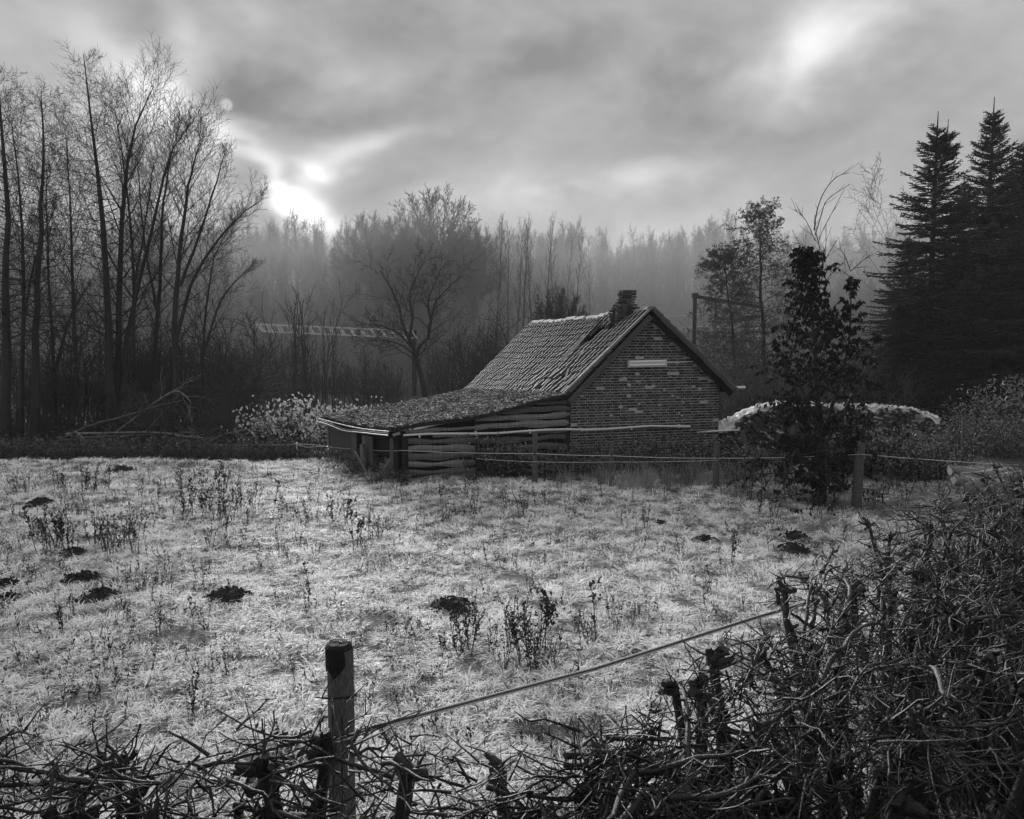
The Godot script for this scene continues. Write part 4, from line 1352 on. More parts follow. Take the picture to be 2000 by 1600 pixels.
func make_right_trees() -> void:
	proto["spruce_a"] = [spruce_proto(11.5, 3.7, 2), 11.5]
	proto["spruce_b"] = [spruce_proto(12.5, 3.8), 12.5]
	var g := "dark spruces at the right edge"
	plant("spruce_a", "spruce_tree", "left spruce of the dark group, with two thin tops", "tree", g, 15.97, 30, 11.56 + 0.4, 1.0, 0.0)
	plant("spruce_b", "spruce_tree", "tallest single-topped spruce next to the twin-topped one", "tree", g, 18.65, 31, 12.54 + 0.4, 1.0)
	plant("spruce_b", "spruce_tree", "lower spruce half hidden near the photo's right edge", "tree", g, 21.20, 33, 11.95 + 0.4, 1.0)
	plant("spruce_b", "spruce_tree", "nearest tall spruce cut by the photo's right edge", "tree", g, 18.32, 26, 13.33 + 0.2, 1.0)
	plant("spruce_a", "spruce_tree", "small dark spruce filling the foot of the group", "tree", g, 15.57, 27, 5.4, 1.3)
	plant("spruce_a", "spruce_tree", "small dark spruce at the left foot of the group, behind the woodpile", "tree", g, 14.35, 29, 4.8, 1.4)
	plant("spruce_b", "spruce_tree", "spruce behind the two tall tops, closing the gap between them", "tree", g, 19.91, 35, 10.63 + 0.4, 1.1)
	plant("spruce_b", "spruce_tree", "spruce behind the right-hand tops, filling the photo's right edge", "tree", g, 23.28, 37, 11.76 + 0.4, 1.1)
	plant("spruce_b", "spruce_tree", "shorter spruce at the left flank of the dark group", "tree", g, 17.12, 34, 8.04 + 0.4, 1.15)
	# the airy tree with hanging leaf clusters behind the house's right corner
	var airy := recipe([70, 10, 5], {"start": [0.18, 0.15, 0.1], "a0": [92, 45, 45], "a1": [50, 45, 45], "l0": [0.34, 0.36, 0.4], "l1": [0.08, 0.35, 0.4], "rr": [0.24, 0.5, 0.6], "up": [-0.03, -0.03, -0.06], "wig": [0.12, 0.2, 0.25], "flat": [0.4, 0.3, 0.2], "rmin": 0.006, "seg": [6, 3, 2], "leaf_from": 1, "leaf_n": 5, "leaf_up": -0.8, "leaf_l": 0.10, "leaf_w": 0.035})
	var o := grown("airy_tree", Vector3(11.92, -1.28, -36.00), [[[Vector3(11.92, -1.28, -36.00), Vector3(11.76, 0.87, -36.00), Vector3(11.55, 3.47, -36.00), Vector3(11.39, 5.80, -36.00), Vector3(11.30, 7.42, -36.00), Vector3(11.22, 8.89, -36.00)], 0.16, 0.012], [[Vector3(10.63, -1.33, -36.50), Vector3(10.47, 1.32, -36.50), Vector3(10.32, 3.48, -36.50), Vector3(9.99, 5.61, -36.50), Vector3(9.76, 7.01, -36.50)], 0.11, 0.01]], airy, M.bark, M.brown_leaf)
	tag(o, "airy drooping tree with sparse brown leaves right of the railway mast", "tree")
	# the dark-leaved tree by the fence: a leafy spire with a thinner right shoulder
	var lf := {"start": [0.03, 0.1], "a0": [96, 50], "a1": [42, 42], "l0": [0.30, 0.34], "l1": [0.04, 0.34], "rr": [0.25, 0.5], "up": [0.015, -0.06], "wig": [0.09, 0.14], "rmin": 0.005, "seg": [5, 3], "leaf_from": 0, "leaf_n": 13, "leaf_up": -1.3, "leaf_l": 0.10, "leaf_w": 0.036}
	var leafy := grown("leafy_tree", Vector3(5.76, -0.04, -14.20), [], recipe([1]), M.twig_dark)
	for c in leafy.get_children():
		leafy.remove_child(c)
	var lt := Brush.new()
	var lb := Brush.new()
	var ll := Brush.new()
	for s in [
		[[Vector3(5.77, -0.21, -14.20), Vector3(5.70, 0.84, -14.20), Vector3(5.61, 1.79, -14.20), Vector3(5.52, 2.72, -14.20), Vector3(5.44, 3.46, -14.20), Vector3(5.32, 4.20, -14.20), Vector3(5.33, 4.56, -14.20)], 0.085, 0.014, recipe([112, 7], lf)],
		[[Vector3(5.70, 1.22, -14.20), Vector3(5.83, 2.08, -14.00), Vector3(5.97, 2.82, -13.90), Vector3(6.01, 3.45, -13.90), Vector3(5.99, 4.13, -13.90)], 0.04, 0.008, recipe([22, 5], lf).merged({"leaf_n": 9, "l0": [0.22, 0.3], "start": [0.35, 0.1]}, true)],
		[[Vector3(5.68, 1.31, -14.20), Vector3(5.47, 1.96, -14.40), Vector3(5.15, 2.53, -14.50), Vector3(4.90, 3.02, -14.60)], 0.04, 0.008, recipe([16, 5], lf).merged({"leaf_n": 10}, true)],
		[[Vector3(5.71, 1.03, -14.20), Vector3(6.18, 1.77, -14.40), Vector3(6.58, 2.53, -14.50), Vector3(6.76, 3.19, -14.50)], 0.035, 0.008, recipe([14, 4], lf).merged({"leaf_n": 10}, true)],
		[[Vector3(5.71, 0.27, -14.20), Vector3(5.91, 0.88, -13.90), Vector3(6.14, 1.36, -13.80)], 0.03, 0.008, recipe([16, 5], lf)],
		[[Vector3(5.71, 0.27, -14.20), Vector3(5.26, 0.88, -13.90), Vector3(4.84, 1.36, -13.80)], 0.03, 0.008, recipe([16, 5], lf)]]:
		var pts := PackedVector3Array()
		for q in s[0]:
			pts.append(q - leafy.position)
		pts = fine(pts)
		lt.tube(pts, s[1], s[2], 7)
		sprout(lb, pts, s[1], s[2], 0, s[3], ll)
	part("trunk", lt.mesh(), M.twig_dark, leafy)
	part("branches", lb.mesh(), M.twig_dark, leafy)
	part("leaves", ll.mesh(), M.dark_leaf, leafy)
	tag(leafy, "dark tree with drooping leaves and bare curved top, beside the thick fence post", "tree")
	var top := Brush.new()
	for s in [[[Vector3(5.43, 5.02, -14.20), Vector3(5.47, 5.38, -14.20), Vector3(5.60, 5.72, -14.20), Vector3(5.81, 5.96, -14.20), Vector3(6.03, 6.03, -14.20)], 0.013], [[Vector3(5.45, 4.93, -14.20), Vector3(5.51, 5.27, -14.10), Vector3(5.61, 5.54, -14.10), Vector3(6.00, 5.81, -14.10)], 0.010], [[Vector3(5.45, 4.83, -14.20), Vector3(5.28, 5.18, -14.20), Vector3(5.06, 5.39, -14.20)], 0.008], [[Vector3(5.35, 4.56, -14.20), Vector3(5.27, 4.77, -14.30), Vector3(5.08, 4.81, -14.30)], 0.007],
			[[Vector3(5.54, 4.20, -14.20), Vector3(5.64, 4.65, -14.20), Vector3(5.64, 5.11, -14.20)], 0.009], [[Vector3(5.57, 4.01, -14.20), Vector3(5.78, 4.28, -14.10), Vector3(5.94, 4.44, -14.10)], 0.007], [[Vector3(5.58, 4.38, -14.20), Vector3(5.69, 4.64, -14.10), Vector3(5.80, 4.82, -14.10)], 0.006], [[Vector3(5.98, 4.26, -13.90), Vector3(5.87, 4.53, -13.90), Vector3(5.77, 4.65, -13.90)], 0.008], [[Vector3(5.98, 4.26, -13.90), Vector3(6.23, 4.48, -13.90), Vector3(6.48, 4.62, -13.90)], 0.008],
			[[Vector3(5.61, 4.38, -14.20), Vector3(5.52, 4.83, -14.20), Vector3(5.74, 5.33, -14.20), Vector3(5.95, 5.75, -14.20)], 0.008], [[Vector3(5.97, 4.17, -13.90), Vector3(5.69, 4.35, -13.90), Vector3(5.53, 4.33, -13.90)], 0.006], [[Vector3(5.62, 4.56, -14.20), Vector3(5.53, 4.74, -14.20), Vector3(5.38, 5.18, -14.10), Vector3(5.45, 5.32, -14.10)], 0.006]]:
		var pts := PackedVector3Array()
		for q in s[0]:
			pts.append(q - leafy.position)
		pts = fine(pts)
		top.tube(pts, s[1], 0.004, 4)
		for k in 7:
			var i := 1 + rng.randi() % (pts.size() - 2)
			var c := walk(pts[i], (pts[i + 1] - pts[i]).normalized() + rv() * 0.7, rnd(0.1, 0.35), 3, 0.08, 0.12)
			top.tube(c, 0.004, 0.003, 3)
	part("bare_top_shoots", top.mesh(), M.twig_dark, leafy)


# ---- shrubs and thickets

func bush(size: Vector3, stems: int, leaves: int, l: float, w: float, top := 0.0, clumps := 9) -> Array:  # [stem mesh, leaf mesh], leaves gathered in clumps
	var b := Brush.new()
	var lv := Brush.new()
	var ends := []
	for i in stems:
		var c := walk(Vector3(rnd(-0.3, 0.3) * size.x * 0.5, -0.1, rnd(-0.3, 0.3) * size.z * 0.5), Vector3(rnd(-0.8, 0.8) * size.x / size.y * 0.6, 1, rnd(-0.8, 0.8) * size.z / size.y * 0.6), size.y * rnd(0.6, 1.05), 5, -0.02, 0.2)
		b.tube(c, 0.012, 0.005, 4)
		for k in 3:
			var q := walk(along(c, rnd(0.3, 0.9)), rv() + Vector3(0, 0.4, 0), size.y * rnd(0.15, 0.4), 3, 0.02, 0.25)
			b.tube(q, 0.006, 0.004, 3)
			ends.append(q[3])
		ends.append(c[5])
	for i in leaves:
		var e: Vector3 = ends[rng.randi() % mini(ends.size(), clumps * 6)]
		var p := e + rv() * Vector3(size.x * 0.12, size.y * 0.12, size.z * 0.12)
		if rng.randf() < 0.3:
			p = Vector3(rng.randfn(0, size.x * 0.24), size.y * rnd(0.05, 0.95), rng.randfn(0, size.z * 0.24))
		p.y = maxf(p.y, 0.02)
		var d := (rv() + Vector3(0, top, 0)).normalized()
		lv.leaf(p, d, d.cross(rv()).normalized(), l * rnd(0.5, 1.2), w * rnd(0.6, 1.2))
	return [b.mesh(), lv.mesh()]


func bush_thing(called: String, label: String, category: String, at: Vector3, m: Array, leaf_mat: Material, group := "", stem_mat: Material = null) -> Node3D:
	var o := thing(called, at)
	tag(o, label, category, group)
	part("stems", m[0], stem_mat if stem_mat else M.twig_dark, o)
	part("leaves", m[1], leaf_mat, o)
	return o


func make_shrubs() -> void:
	# the forked tree behind the shed
	var open_ := recipe([15, 6, 5], {"start": [0.22, 0.15, 0.1], "a0": [60, 45, 42], "a1": [32, 40, 40], "l0": [0.42, 0.45, 0.42], "l1": [0.22, 0.42, 0.42], "rr": [0.36, 0.5, 0.6], "up": [0.02, 0.02, 0.02], "wig": [0.2, 0.22, 0.25], "rmin": 0.0075, "seg": [5, 3, 2]})
	var y := grown("forked_tree", Vector3(-3.90, -0.08, -36.00), [
		[[Vector3(-3.90, -0.08, -36.00), Vector3(-4.08, 0.99, -36.00), Vector3(-4.31, 1.94, -36.00), Vector3(-4.44, 2.48, -36.00), Vector3(-4.72, 3.23, -36.00), Vector3(-5.09, 3.89, -36.00), Vector3(-5.20, 4.65, -36.20), Vector3(-5.64, 5.60, -36.40), Vector3(-6.12, 6.36, -36.50)], 0.163, 0.02],
		[[Vector3(-4.44, 2.43, -36.00), Vector3(-4.25, 2.91, -36.00), Vector3(-3.82, 3.23, -36.00), Vector3(-3.72, 4.17, -36.00), Vector3(-3.48, 4.97, -36.00), Vector3(-2.81, 5.66, -36.00), Vector3(-2.23, 6.13, -36.00)], 0.116, 0.015],
		[[Vector3(-4.72, 3.23, -36.00), Vector3(-4.54, 4.17, -35.80), Vector3(-4.64, 5.08, -35.60), Vector3(-4.34, 5.88, -35.50), Vector3(-4.00, 6.67, -35.40)], 0.082, 0.012],
		[[Vector3(-3.72, 3.94, -36.00), Vector3(-3.88, 4.89, -36.30), Vector3(-3.56, 5.84, -36.50), Vector3(-3.28, 6.56, -36.60)], 0.068, 0.012],
		[[Vector3(-4.44, 2.43, -36.00), Vector3(-5.12, 2.95, -35.50), Vector3(-6.00, 3.14, -35.20), Vector3(-6.77, 3.05, -35.00)], 0.054, 0.01],
		[[Vector3(-4.53, 2.67, -36.00), Vector3(-5.19, 3.46, -35.40), Vector3(-5.95, 3.78, -35.00), Vector3(-6.56, 3.82, -34.80)], 0.048, 0.01]], open_, M.bark)
	tag(y, "open forked bare tree with crooked trunk standing behind the shed roof", "tree")
	var g := "bare shrubs behind the house and shed"
	for s in [[905, 38, 4.6, 1.0], [945, 38, 5.2, 1.1], [985, 39, 4.6, 1.0], [925, 36, 4.0, 1.0], [965, 36.5, 4.2, 1.0]]:
		plant("shrub_b", "bare_shrub", "dense dark bare shrub directly left of the tiled roof's rear edge", "shrub", "dense dark shrubs left of the tiled roof", 0.00 + (s[0] - 1000.0) / 1520.0 * s[1], s[1], s[2] * 1.0, s[3])
	for s in [[575, 34, 5.4], [605, 33, 5.8], [632, 35, 5.0]]:
		plant("shrub_c", "shoot_clump", "clump of tall straight bare shoots in front of the lattice girder", "shrub", "straight shoots in front of the lattice girder", (s[0] - 1000.0) / 1520.0 * s[1], s[1], s[2], 0.9)
	for i in 46:
		var px := rnd(440, 900)
		var d := rnd(35.0, 52.0)
		plant(["shrub_c", "shrub_b", "shrub_c", "shrub_a"][i % 4], "bare_shrub", "grey bare shrub %s, %s" % ["below the lattice girder's left end" if px < 580 else ("below the middle of the lattice girder" if px < 700 else ("left of the forked tree" if px < 800 else "behind the forked tree")), "nearer row" if d < 42.0 else "farther row"], "shrub", g, (px - 1000.0) / 1520.0 * d, d, rnd(1.7, 3.3), rnd(0.9, 1.4))
	for i in 26:
		var px := rnd(1400, 1760)
		var d := rnd(22.5, 40.0)
		plant(["shrub_a", "shrub_b"][i % 2], "bare_shrub", "dark bare shrub in the tangle %s, %s" % ["just right of the brick house" if px < 1500 else ("behind the dark-leaved tree" if px < 1640 else "left of the spruces"), "close behind the woodpile" if d < 29.0 else "farther back"], "shrub", "dark shrubs right of the brick house", (px - 1000.0) / 1520.0 * d, d, rnd(1.8, 3.4), rnd(1.0, 1.5))
	for i in 12:
		var d := rnd(56.0, 72.0)
		plant("shrub_b", "bare_shrub", "hazy bare shrub low between the slender trunks and the railway", "shrub", "hazy shrubs along the railway", rnd(-0.34, 0.34) * d, d, rnd(3.0, 4.5), 1.4)
	var sm := plant("dome_b", "young_tree", "small rounded bare tree rising just left of the chimney behind the roof", "tree", "", 3.38, 56, 7.00 + 0.7, 0.72)
	# the pale-leaved bush behind the shed
	var pale := []
	for k in 3:
		pale.append(bush(Vector3(2.4, 2.0, 1.6), 34, 310, 0.16, 0.09, -0.5))
	var spots := [[520, 24.5, 0.75], [555, 24.2, 1.0], [590, 24.0, 0.95], [625, 24.4, 0.8], [660, 25.0, 0.85], [700, 25.4, 0.75], [735, 25.8, 0.75], [640, 23.2, 0.55], [760, 26.2, 0.62]]
	var names := ["leftmost low", "tallest white-flecked", "broad", "short", "middle", "loose", "upright right-hand", "lowest front", "sparse rightmost"]
	for i in spots.size():
		var s: Array = spots[i]
		var x: float = (s[0] - 1000.0) / 1520.0 * s[1]
		var o := bush_thing("pale_leaved_bush", "%s bush of the pale-leaved clump behind the shed" % names[i], "bush", on(x, s[1]), pale[i % 3], M.pale_leaf, "pale-leaved bushes behind the shed")
		o.scale = Vector3(s[2], s[2] * 1.05, s[2])
		o.rotation.y = rnd(0, TAU)
	# brambles against the house and shed
	var br := []
	for k in 4:
		br.append(bush(Vector3(1.1, 0.9, 0.7), 22, 420, 0.055, 0.045, 0.2))
	var bs := [[945, 17.0, 1.25], [970, 17.1, 1.0], [1010, 17.2, 1.05], [1060, 17.3, 0.8], [1110, 17.4, 0.95], [1155, 17.4, 1.0], [1200, 17.5, 1.0], [1245, 17.6, 1.05], [1290, 17.7, 1.05], [1335, 17.8, 1.1], [1375, 17.9, 1.15], [1410, 17.8, 1.1], [1180, 16.9, 0.7], [1300, 17.0, 0.75], [1360, 16.9, 0.8], [1090, 16.9, 0.6], [1240, 16.8, 0.6]]
	for i in bs.size():
		var s: Array = bs[i]
		var o := bush_thing("bramble", "leafy bramble growing against the foot of the %s, %s" % ["plank wall" if s[0] < 1110 else "brick gable", "close to the wall" if s[1] > 17.05 else "just behind the fence rope"], "bramble", on((s[0] - 1000.0) / 1520.0 * s[1], s[1]), br[i % 4], M.bramble_leaf, "brambles along the foot of the walls")
		o.scale = Vector3.ONE * s[2]
		o.rotation.y = rnd(0, TAU)
	var ns := [[655, 19.2, 0.5], [690, 18.4, 0.52], [720, 17.6, 0.5], [750, 16.9, 0.42], [775, 16.3, 0.36], [618, 20.2, 0.4], [680, 17.6, 0.38], [730, 16.4, 0.33], [820, 16.3, 0.22], [870, 16.5, 0.22], [920, 16.5, 0.3]]
	for i in ns.size():
		var s: Array = ns[i]
		var o := bush_thing("nettle_patch", "low nettles growing at the foot of the shed's %s" % ["end wall" if s[0] < 790 else "front planks"], "nettles", on((s[0] - 1000.0) / 1520.0 * s[1], s[1]), br[(i + 1) % 4], M.bramble_leaf, "low nettles along the shed")
		o.scale = Vector3(s[2] * 1.7, s[2], s[2] * 1.7)
	# along the woodpile and beyond to the right
	for i in 22:
		var px := rnd(1415, 1860)
		var d := rnd(16.6, 18.2)
		var o := bush_thing("bramble", "bramble in front of the %s" % ["open log ends of the woodpile" if px < 1600 else "leaf-covered right half of the woodpile"], "bramble", on((px - 1000.0) / 1520.0 * d, d), br[i % 4], M.bramble_leaf, "brambles in front of the woodpile")
		var k := rnd(0.5, 0.8) if px < 1600 else rnd(1.0, 1.4)
		o.scale = Vector3(k * 1.2, k, k)
		o.rotation.y = rnd(0, TAU)
	var ev := bush(Vector3(2.4, 1.2, 1.4), 30, 1500, 0.06, 0.04, 0.3)
	for s in [[1790, 20.6, 1.0], [1865, 20.6, 0.95], [1920, 20.6, 0.95], [1975, 20.6, 1.0], [2040, 20.4, 1.0]]:
		var o := bush_thing("clipped_hedge_shrub", "%s shrub of the low clipped hedge beyond the right-hand fence" % {1790: "leftmost", 1865: "second", 1920: "middle", 1975: "fourth", 2040: "outermost"}[s[0]], "hedge", on((s[0] - 1000.0) / 1520.0 * s[1], s[1]), ev, M.bramble_leaf, "low clipped hedge on the right")
		o.scale = Vector3.ONE * s[2]
		o.rotation.y = rnd(-0.3, 0.3)
	var rh := bush(Vector3(3.2, 2.0, 2.0), 26, 900, 0.15, 0.05, -0.6)
	for s in [[1965, 22.5, 0.95], [2050, 22.0, 1.15], [1905, 23.0, 0.66]]:
		var o := bush_thing("glossy_leaved_shrub", "%s drooping glossy-leaved shrub under the spruces at the right" % {1965: "middle", 2050: "largest outer", 1905: "smallest left"}[s[0]], "shrub", on((s[0] - 1000.0) / 1520.0 * s[1], s[1]), rh, M.pale_leaf_dim, "glossy shrubs under the spruces")
		o.scale = Vector3.ONE * s[2]
	# dark evergreen undergrowth below the spruces
	for i in 14:
		var px := rnd(1640, 2040)
		var d := rnd(24.0, 29.0)
		var o := bush_thing("dark_evergreen_bush", "dark evergreen bush in the deep shade under the spruces", "bush", on((px - 1000.0) / 1520.0 * d, d), ev, M.dark_leaf, "dark bushes under the spruces")
		o.scale = Vector3(1.1, rnd(1.3, 2.4), 1.1)
		o.rotation.y = rnd(0, TAU)
	# tall dry grass along the fence
	var tuft := Brush.new()
	for i in 18:
		var c := walk(Vector3(rnd(-0.12, 0.12), 0, rnd(-0.12, 0.12)), Vector3(rnd(-0.3, 0.3), 1, rnd(-0.3, 0.3)), rnd(0.25, 0.7), 4, -0.02, 0.12)
		tuft.tube(c, 0.006, 0.002, 3)
	var places := []
	var tints := []
	for i in 100:
		var px := rng.randfn(1290, 90) if i % 3 else rnd(1180, 1480)
		var d := rnd(15.6, 16.9)
		places.append(Transform3D(Basis(Vector3.UP, rnd(0, TAU)).scaled(Vector3.ONE * rnd(0.4, 0.85)), on((px - 1000.0) / 1520.0 * d, d)))
		var q := rnd(0.1, 1.6)
		tints.append(Color(q, q, q))
	tag(scatter("tall_dry_grass", tuft.mesh(), M.dead_grass, places, tints), "tall dry grass standing along the fence below the gable", "grass", "", "stuff")


# ---- the woodpile

func pile_top(x: float) -> float:  # the height of the stack along its length, 0 at its left end
	var p := [[0.0, 0.98], [0.5, 1.2], [1.0, 1.44], [1.5, 1.54], [2.2, 1.52], [3.0, 1.46], [3.8, 1.46], [4.7, 1.40], [5.3, 1.24]]
	for i in p.size() - 1:
		if x <= p[i + 1][0]:
			return lerpf(p[i][1], p[i + 1][1], clampf((x - p[i][0]) / (p[i + 1][0] - p[i][0]), 0, 1))
	return 1.2


func make_woodpile() -> void:
	var x0 := 5.07
	var protos := []
	for k in 5:
		var b := Brush.new()
		var n := 8
		var pr := PackedVector3Array()
		for i in n:
			var a := TAU * i / n
			var r := 0.075 * rnd(0.75, 1.12)
			if k > 2 and i > 4: r *= 0.45
			pr.append(Vector3(cos(a) * r, sin(a) * r, 0))
		for i in n:
			var a := pr[i]
			var c := pr[(i + 1) % n]
			var back := Vector3(0, 0, -0.5)
			b.quad(a + back, c + back, c, a)
			b.tri(Vector3.ZERO, a, c)
		var o := MeshInstance3D.new()
		o.mesh = b.mesh()
		o.material_override = M.log_end
		protos.append(o)
	var row := 0
	var y := 0.08
	while y < 1.6:
		var x := 0.08 + (0.07 if row % 2 else 0.0)
		while x < 5.2:
			if y < pile_top(x) - 0.10 and (x < 3.0 or rng.randf() < 0.66):
				var o: MeshInstance3D = protos[rng.randi() % 5].duplicate()
				o.name = numbered("firewood_log")
				add_child(o)
				o.position = Vector3(x0 + x + rnd(-0.015, 0.015), y + rnd(-0.012, 0.012), -19.0 + rnd(-0.05, 0.05))
				o.rotation = Vector3(rnd(-0.04, 0.04), rnd(-0.06, 0.06), rnd(0, TAU))
				tag(o, "split log, %s row up, %s, under the white sheet" % [["lowest", "second", "third", "fourth", "fifth", "sixth", "seventh", "eighth", "ninth", "tenth", "eleventh", "twelfth"][row], ["woodpile's low left end", "left of the prop post", "behind the dark-leaved tree", "woodpile's leaf-covered right half", "woodpile's right end"][clampi(int(x / 1.05), 0, 4)]], "log", "logs of the covered woodpile")
			x += 0.148
		y += 0.132
		row += 1
	# the white sheet over it
	var b := Brush.new()
	var n := 110
	var grid := []
	for i in n + 1:
		var x := -0.1 + 5.5 * i / n
		var ring := []
		var top := pile_top(x)
		var hang: float = 0.06 + 0.03 * sin(x * 2.3) + 0.03 * sin(x * 7.0) + 0.02 * sin(x * 17.0)
		if x < 0.5: hang += 0.12
		if x > 4.9: hang += 0.12
		for j in 9:
			var q := j / 8.0
			var p := Vector3(x0 + x, top, -19.0)
			if j < 3:
				p.z += 0.07 + 0.02 * sin(x * 9.0 + j)
				p.y += -hang * (1.0 - j / 2.5) + 0.0
			else:
				p.z -= 0.42 * (j - 2) / 6.0
				p.y += 0.015 + 0.02 * sin((j - 2) / 6.0 * PI)
			p += Vector3(0, bumps.get_noise_2d(x * 90.0, j * 40.0) * 0.05 + bumps.get_noise_2d(x * 260.0, j * 60.0) * 0.035, bumps.get_noise_2d(x * 70.0 + 99.0, j * 30.0) * 0.06)
			ring.append(p)
		grid.append(ring)
	for i in n:
		for j in 8:
			b.quad(grid[i][j], grid[i + 1][j], grid[i + 1][j + 1], grid[i][j + 1])
	var lit := Brush.new()
	for i in 420:
		var q: Array = grid[rng.randi() % n if i % 4 == 0 else int(n * rnd(0.42, 0.97))]
		var d := Vector3(rnd(-1, 1), rnd(-0.2, 0.3), rnd(-1, 1)).normalized()
		lit.leaf(q[2 + rng.randi() % 6] + Vector3(0, 0.02, 0), d, d.cross(Vector3.UP).normalized(), rnd(0.06, 0.14), rnd(0.03, 0.06))
	tag(part("leaf_litter", lit.mesh(), M.dark_leaf), "dark dead leaves lying on the white sheet of the woodpile", "fallen leaves", "", "stuff")
	tag(part("white_sheet_cover", b.mesh(), M.white_sheet), "crumpled white plastic sheet draped over the top of the woodpile", "tarpaulin")
	for s in [[1550, 1.05, 18.6, "short brown post standing in front of the woodpile's log ends"], [1470, 0.9, 18.7, "leaning post half hidden at the left part of the woodpile"]]:
		b = Brush.new()
		b.box(Transform3D(Basis(), Vector3(0, s[1] * 0.5 - 0.15, 0)), Vector3(0.11, s[1] + 0.3, 0.09))
		var o := part("prop_post", b.mesh(), M.post_wood)
		o.position = on((s[0] - 1000.0) / 1520.0 * s[2], s[2])
		o.rotation.z = 0.0 if s[0] == 1550 else 0.25
		tag(o, s[3], "post")
	# pale split logs lying in a heap at the right
	var g := "heap of pale logs behind the front hedge"
	var heap := [[1960, 958, 12.6, 0.14, 0.9, 0.9, "big pale log with its round sawn end towards the viewer"], [1985, 936, 13.0, 0.11, 1.2, 1.9, "pale log lying across the back of the log heap"], [1925, 945, 13.0, 0.09, 0.9, 1.6, "pale split log at the left of the log heap"], [1915, 985, 12.4, 0.11, 0.8, 1.3, "low pale log at the left foot of the log heap, nearest the hedge"], [2000, 960, 12.2, 0.14, 0.8, 0.7, "pale log at the right of the heap, cut by the photo's edge"], [1940, 930, 13.4, 0.10, 1.0, 1.75, "thin pale log topmost at the back of the heap"], [1978, 975, 12.2, 0.12, 0.9, 2.3, "pale split log at the front right of the heap"], [1905, 924, 13.6, 0.09, 0.7, 1.5, "small pale billet at the far left back of the heap"]]
	for s in heap:
		b = Brush.new()
		var pts := PackedVector3Array()
		for i in 5:
			pts.append(Vector3(0, rnd(-0.015, 0.015), (i / 4.0 - 0.5) * s[4]))
		b.tube(pts, s[3], s[3] * 0.85, 9, true)
		for i in b.v.size():
			b.v[i] += rv() * s[3] * 0.16
		var o := part("pale_log", b.mesh(), M.pale_log)
		var d: float = s[2]
		o.position = Vector3((s[0] - 1000.0) / 1520.0 * d, maxf(3.0 - (s[1] - 670.0) / 1520.0 * d, 0.08), -d)
		o.rotation = Vector3(rnd(-0.12, 0.12), s[5], rnd(0, TAU))
		tag(o, s[6], "log", g)


# ---- fences

func post(called: String, label: String, at: Vector3, h: float, r: float, lean: Vector3, m: Material, square := false) -> Node3D:
	var b := Brush.new()
	var pts := PackedVector3Array()
	for i in 7:
		pts.append(Vector3(0, -0.3, 0).lerp(Vector3(0, h, 0) + lean * h, i / 6.0) + Vector3(rnd(-0.004, 0.004), 0, rnd(-0.004, 0.004)))
	b.tube(pts, r * 1.05, r, 4 if square else 10, true)
	var o := thing(called, at)
	part("shaft", b.mesh(), m, o)
	tag(o, label, "fence post")
	return o


func rope(label: String, at: Array, r: float, droop: float, m: Material, called := "fence_rope", category := "rope") -> void:
	var pts := PackedVector3Array()
	for i in at.size() - 1:
		for k in 8:
			var t := k / 8.0
			var p: Vector3 = at[i].lerp(at[i + 1], t)
			p.y -= droop * at[i].distance_to(at[i + 1]) * 4.0 * t * (1.0 - t) * 0.25
			pts.append(p)
	pts.append(at[-1])
	var b := Brush.new()
	b.tube(pts, r, r, 5)
	tag(part(called, b.mesh(), m), label, category)


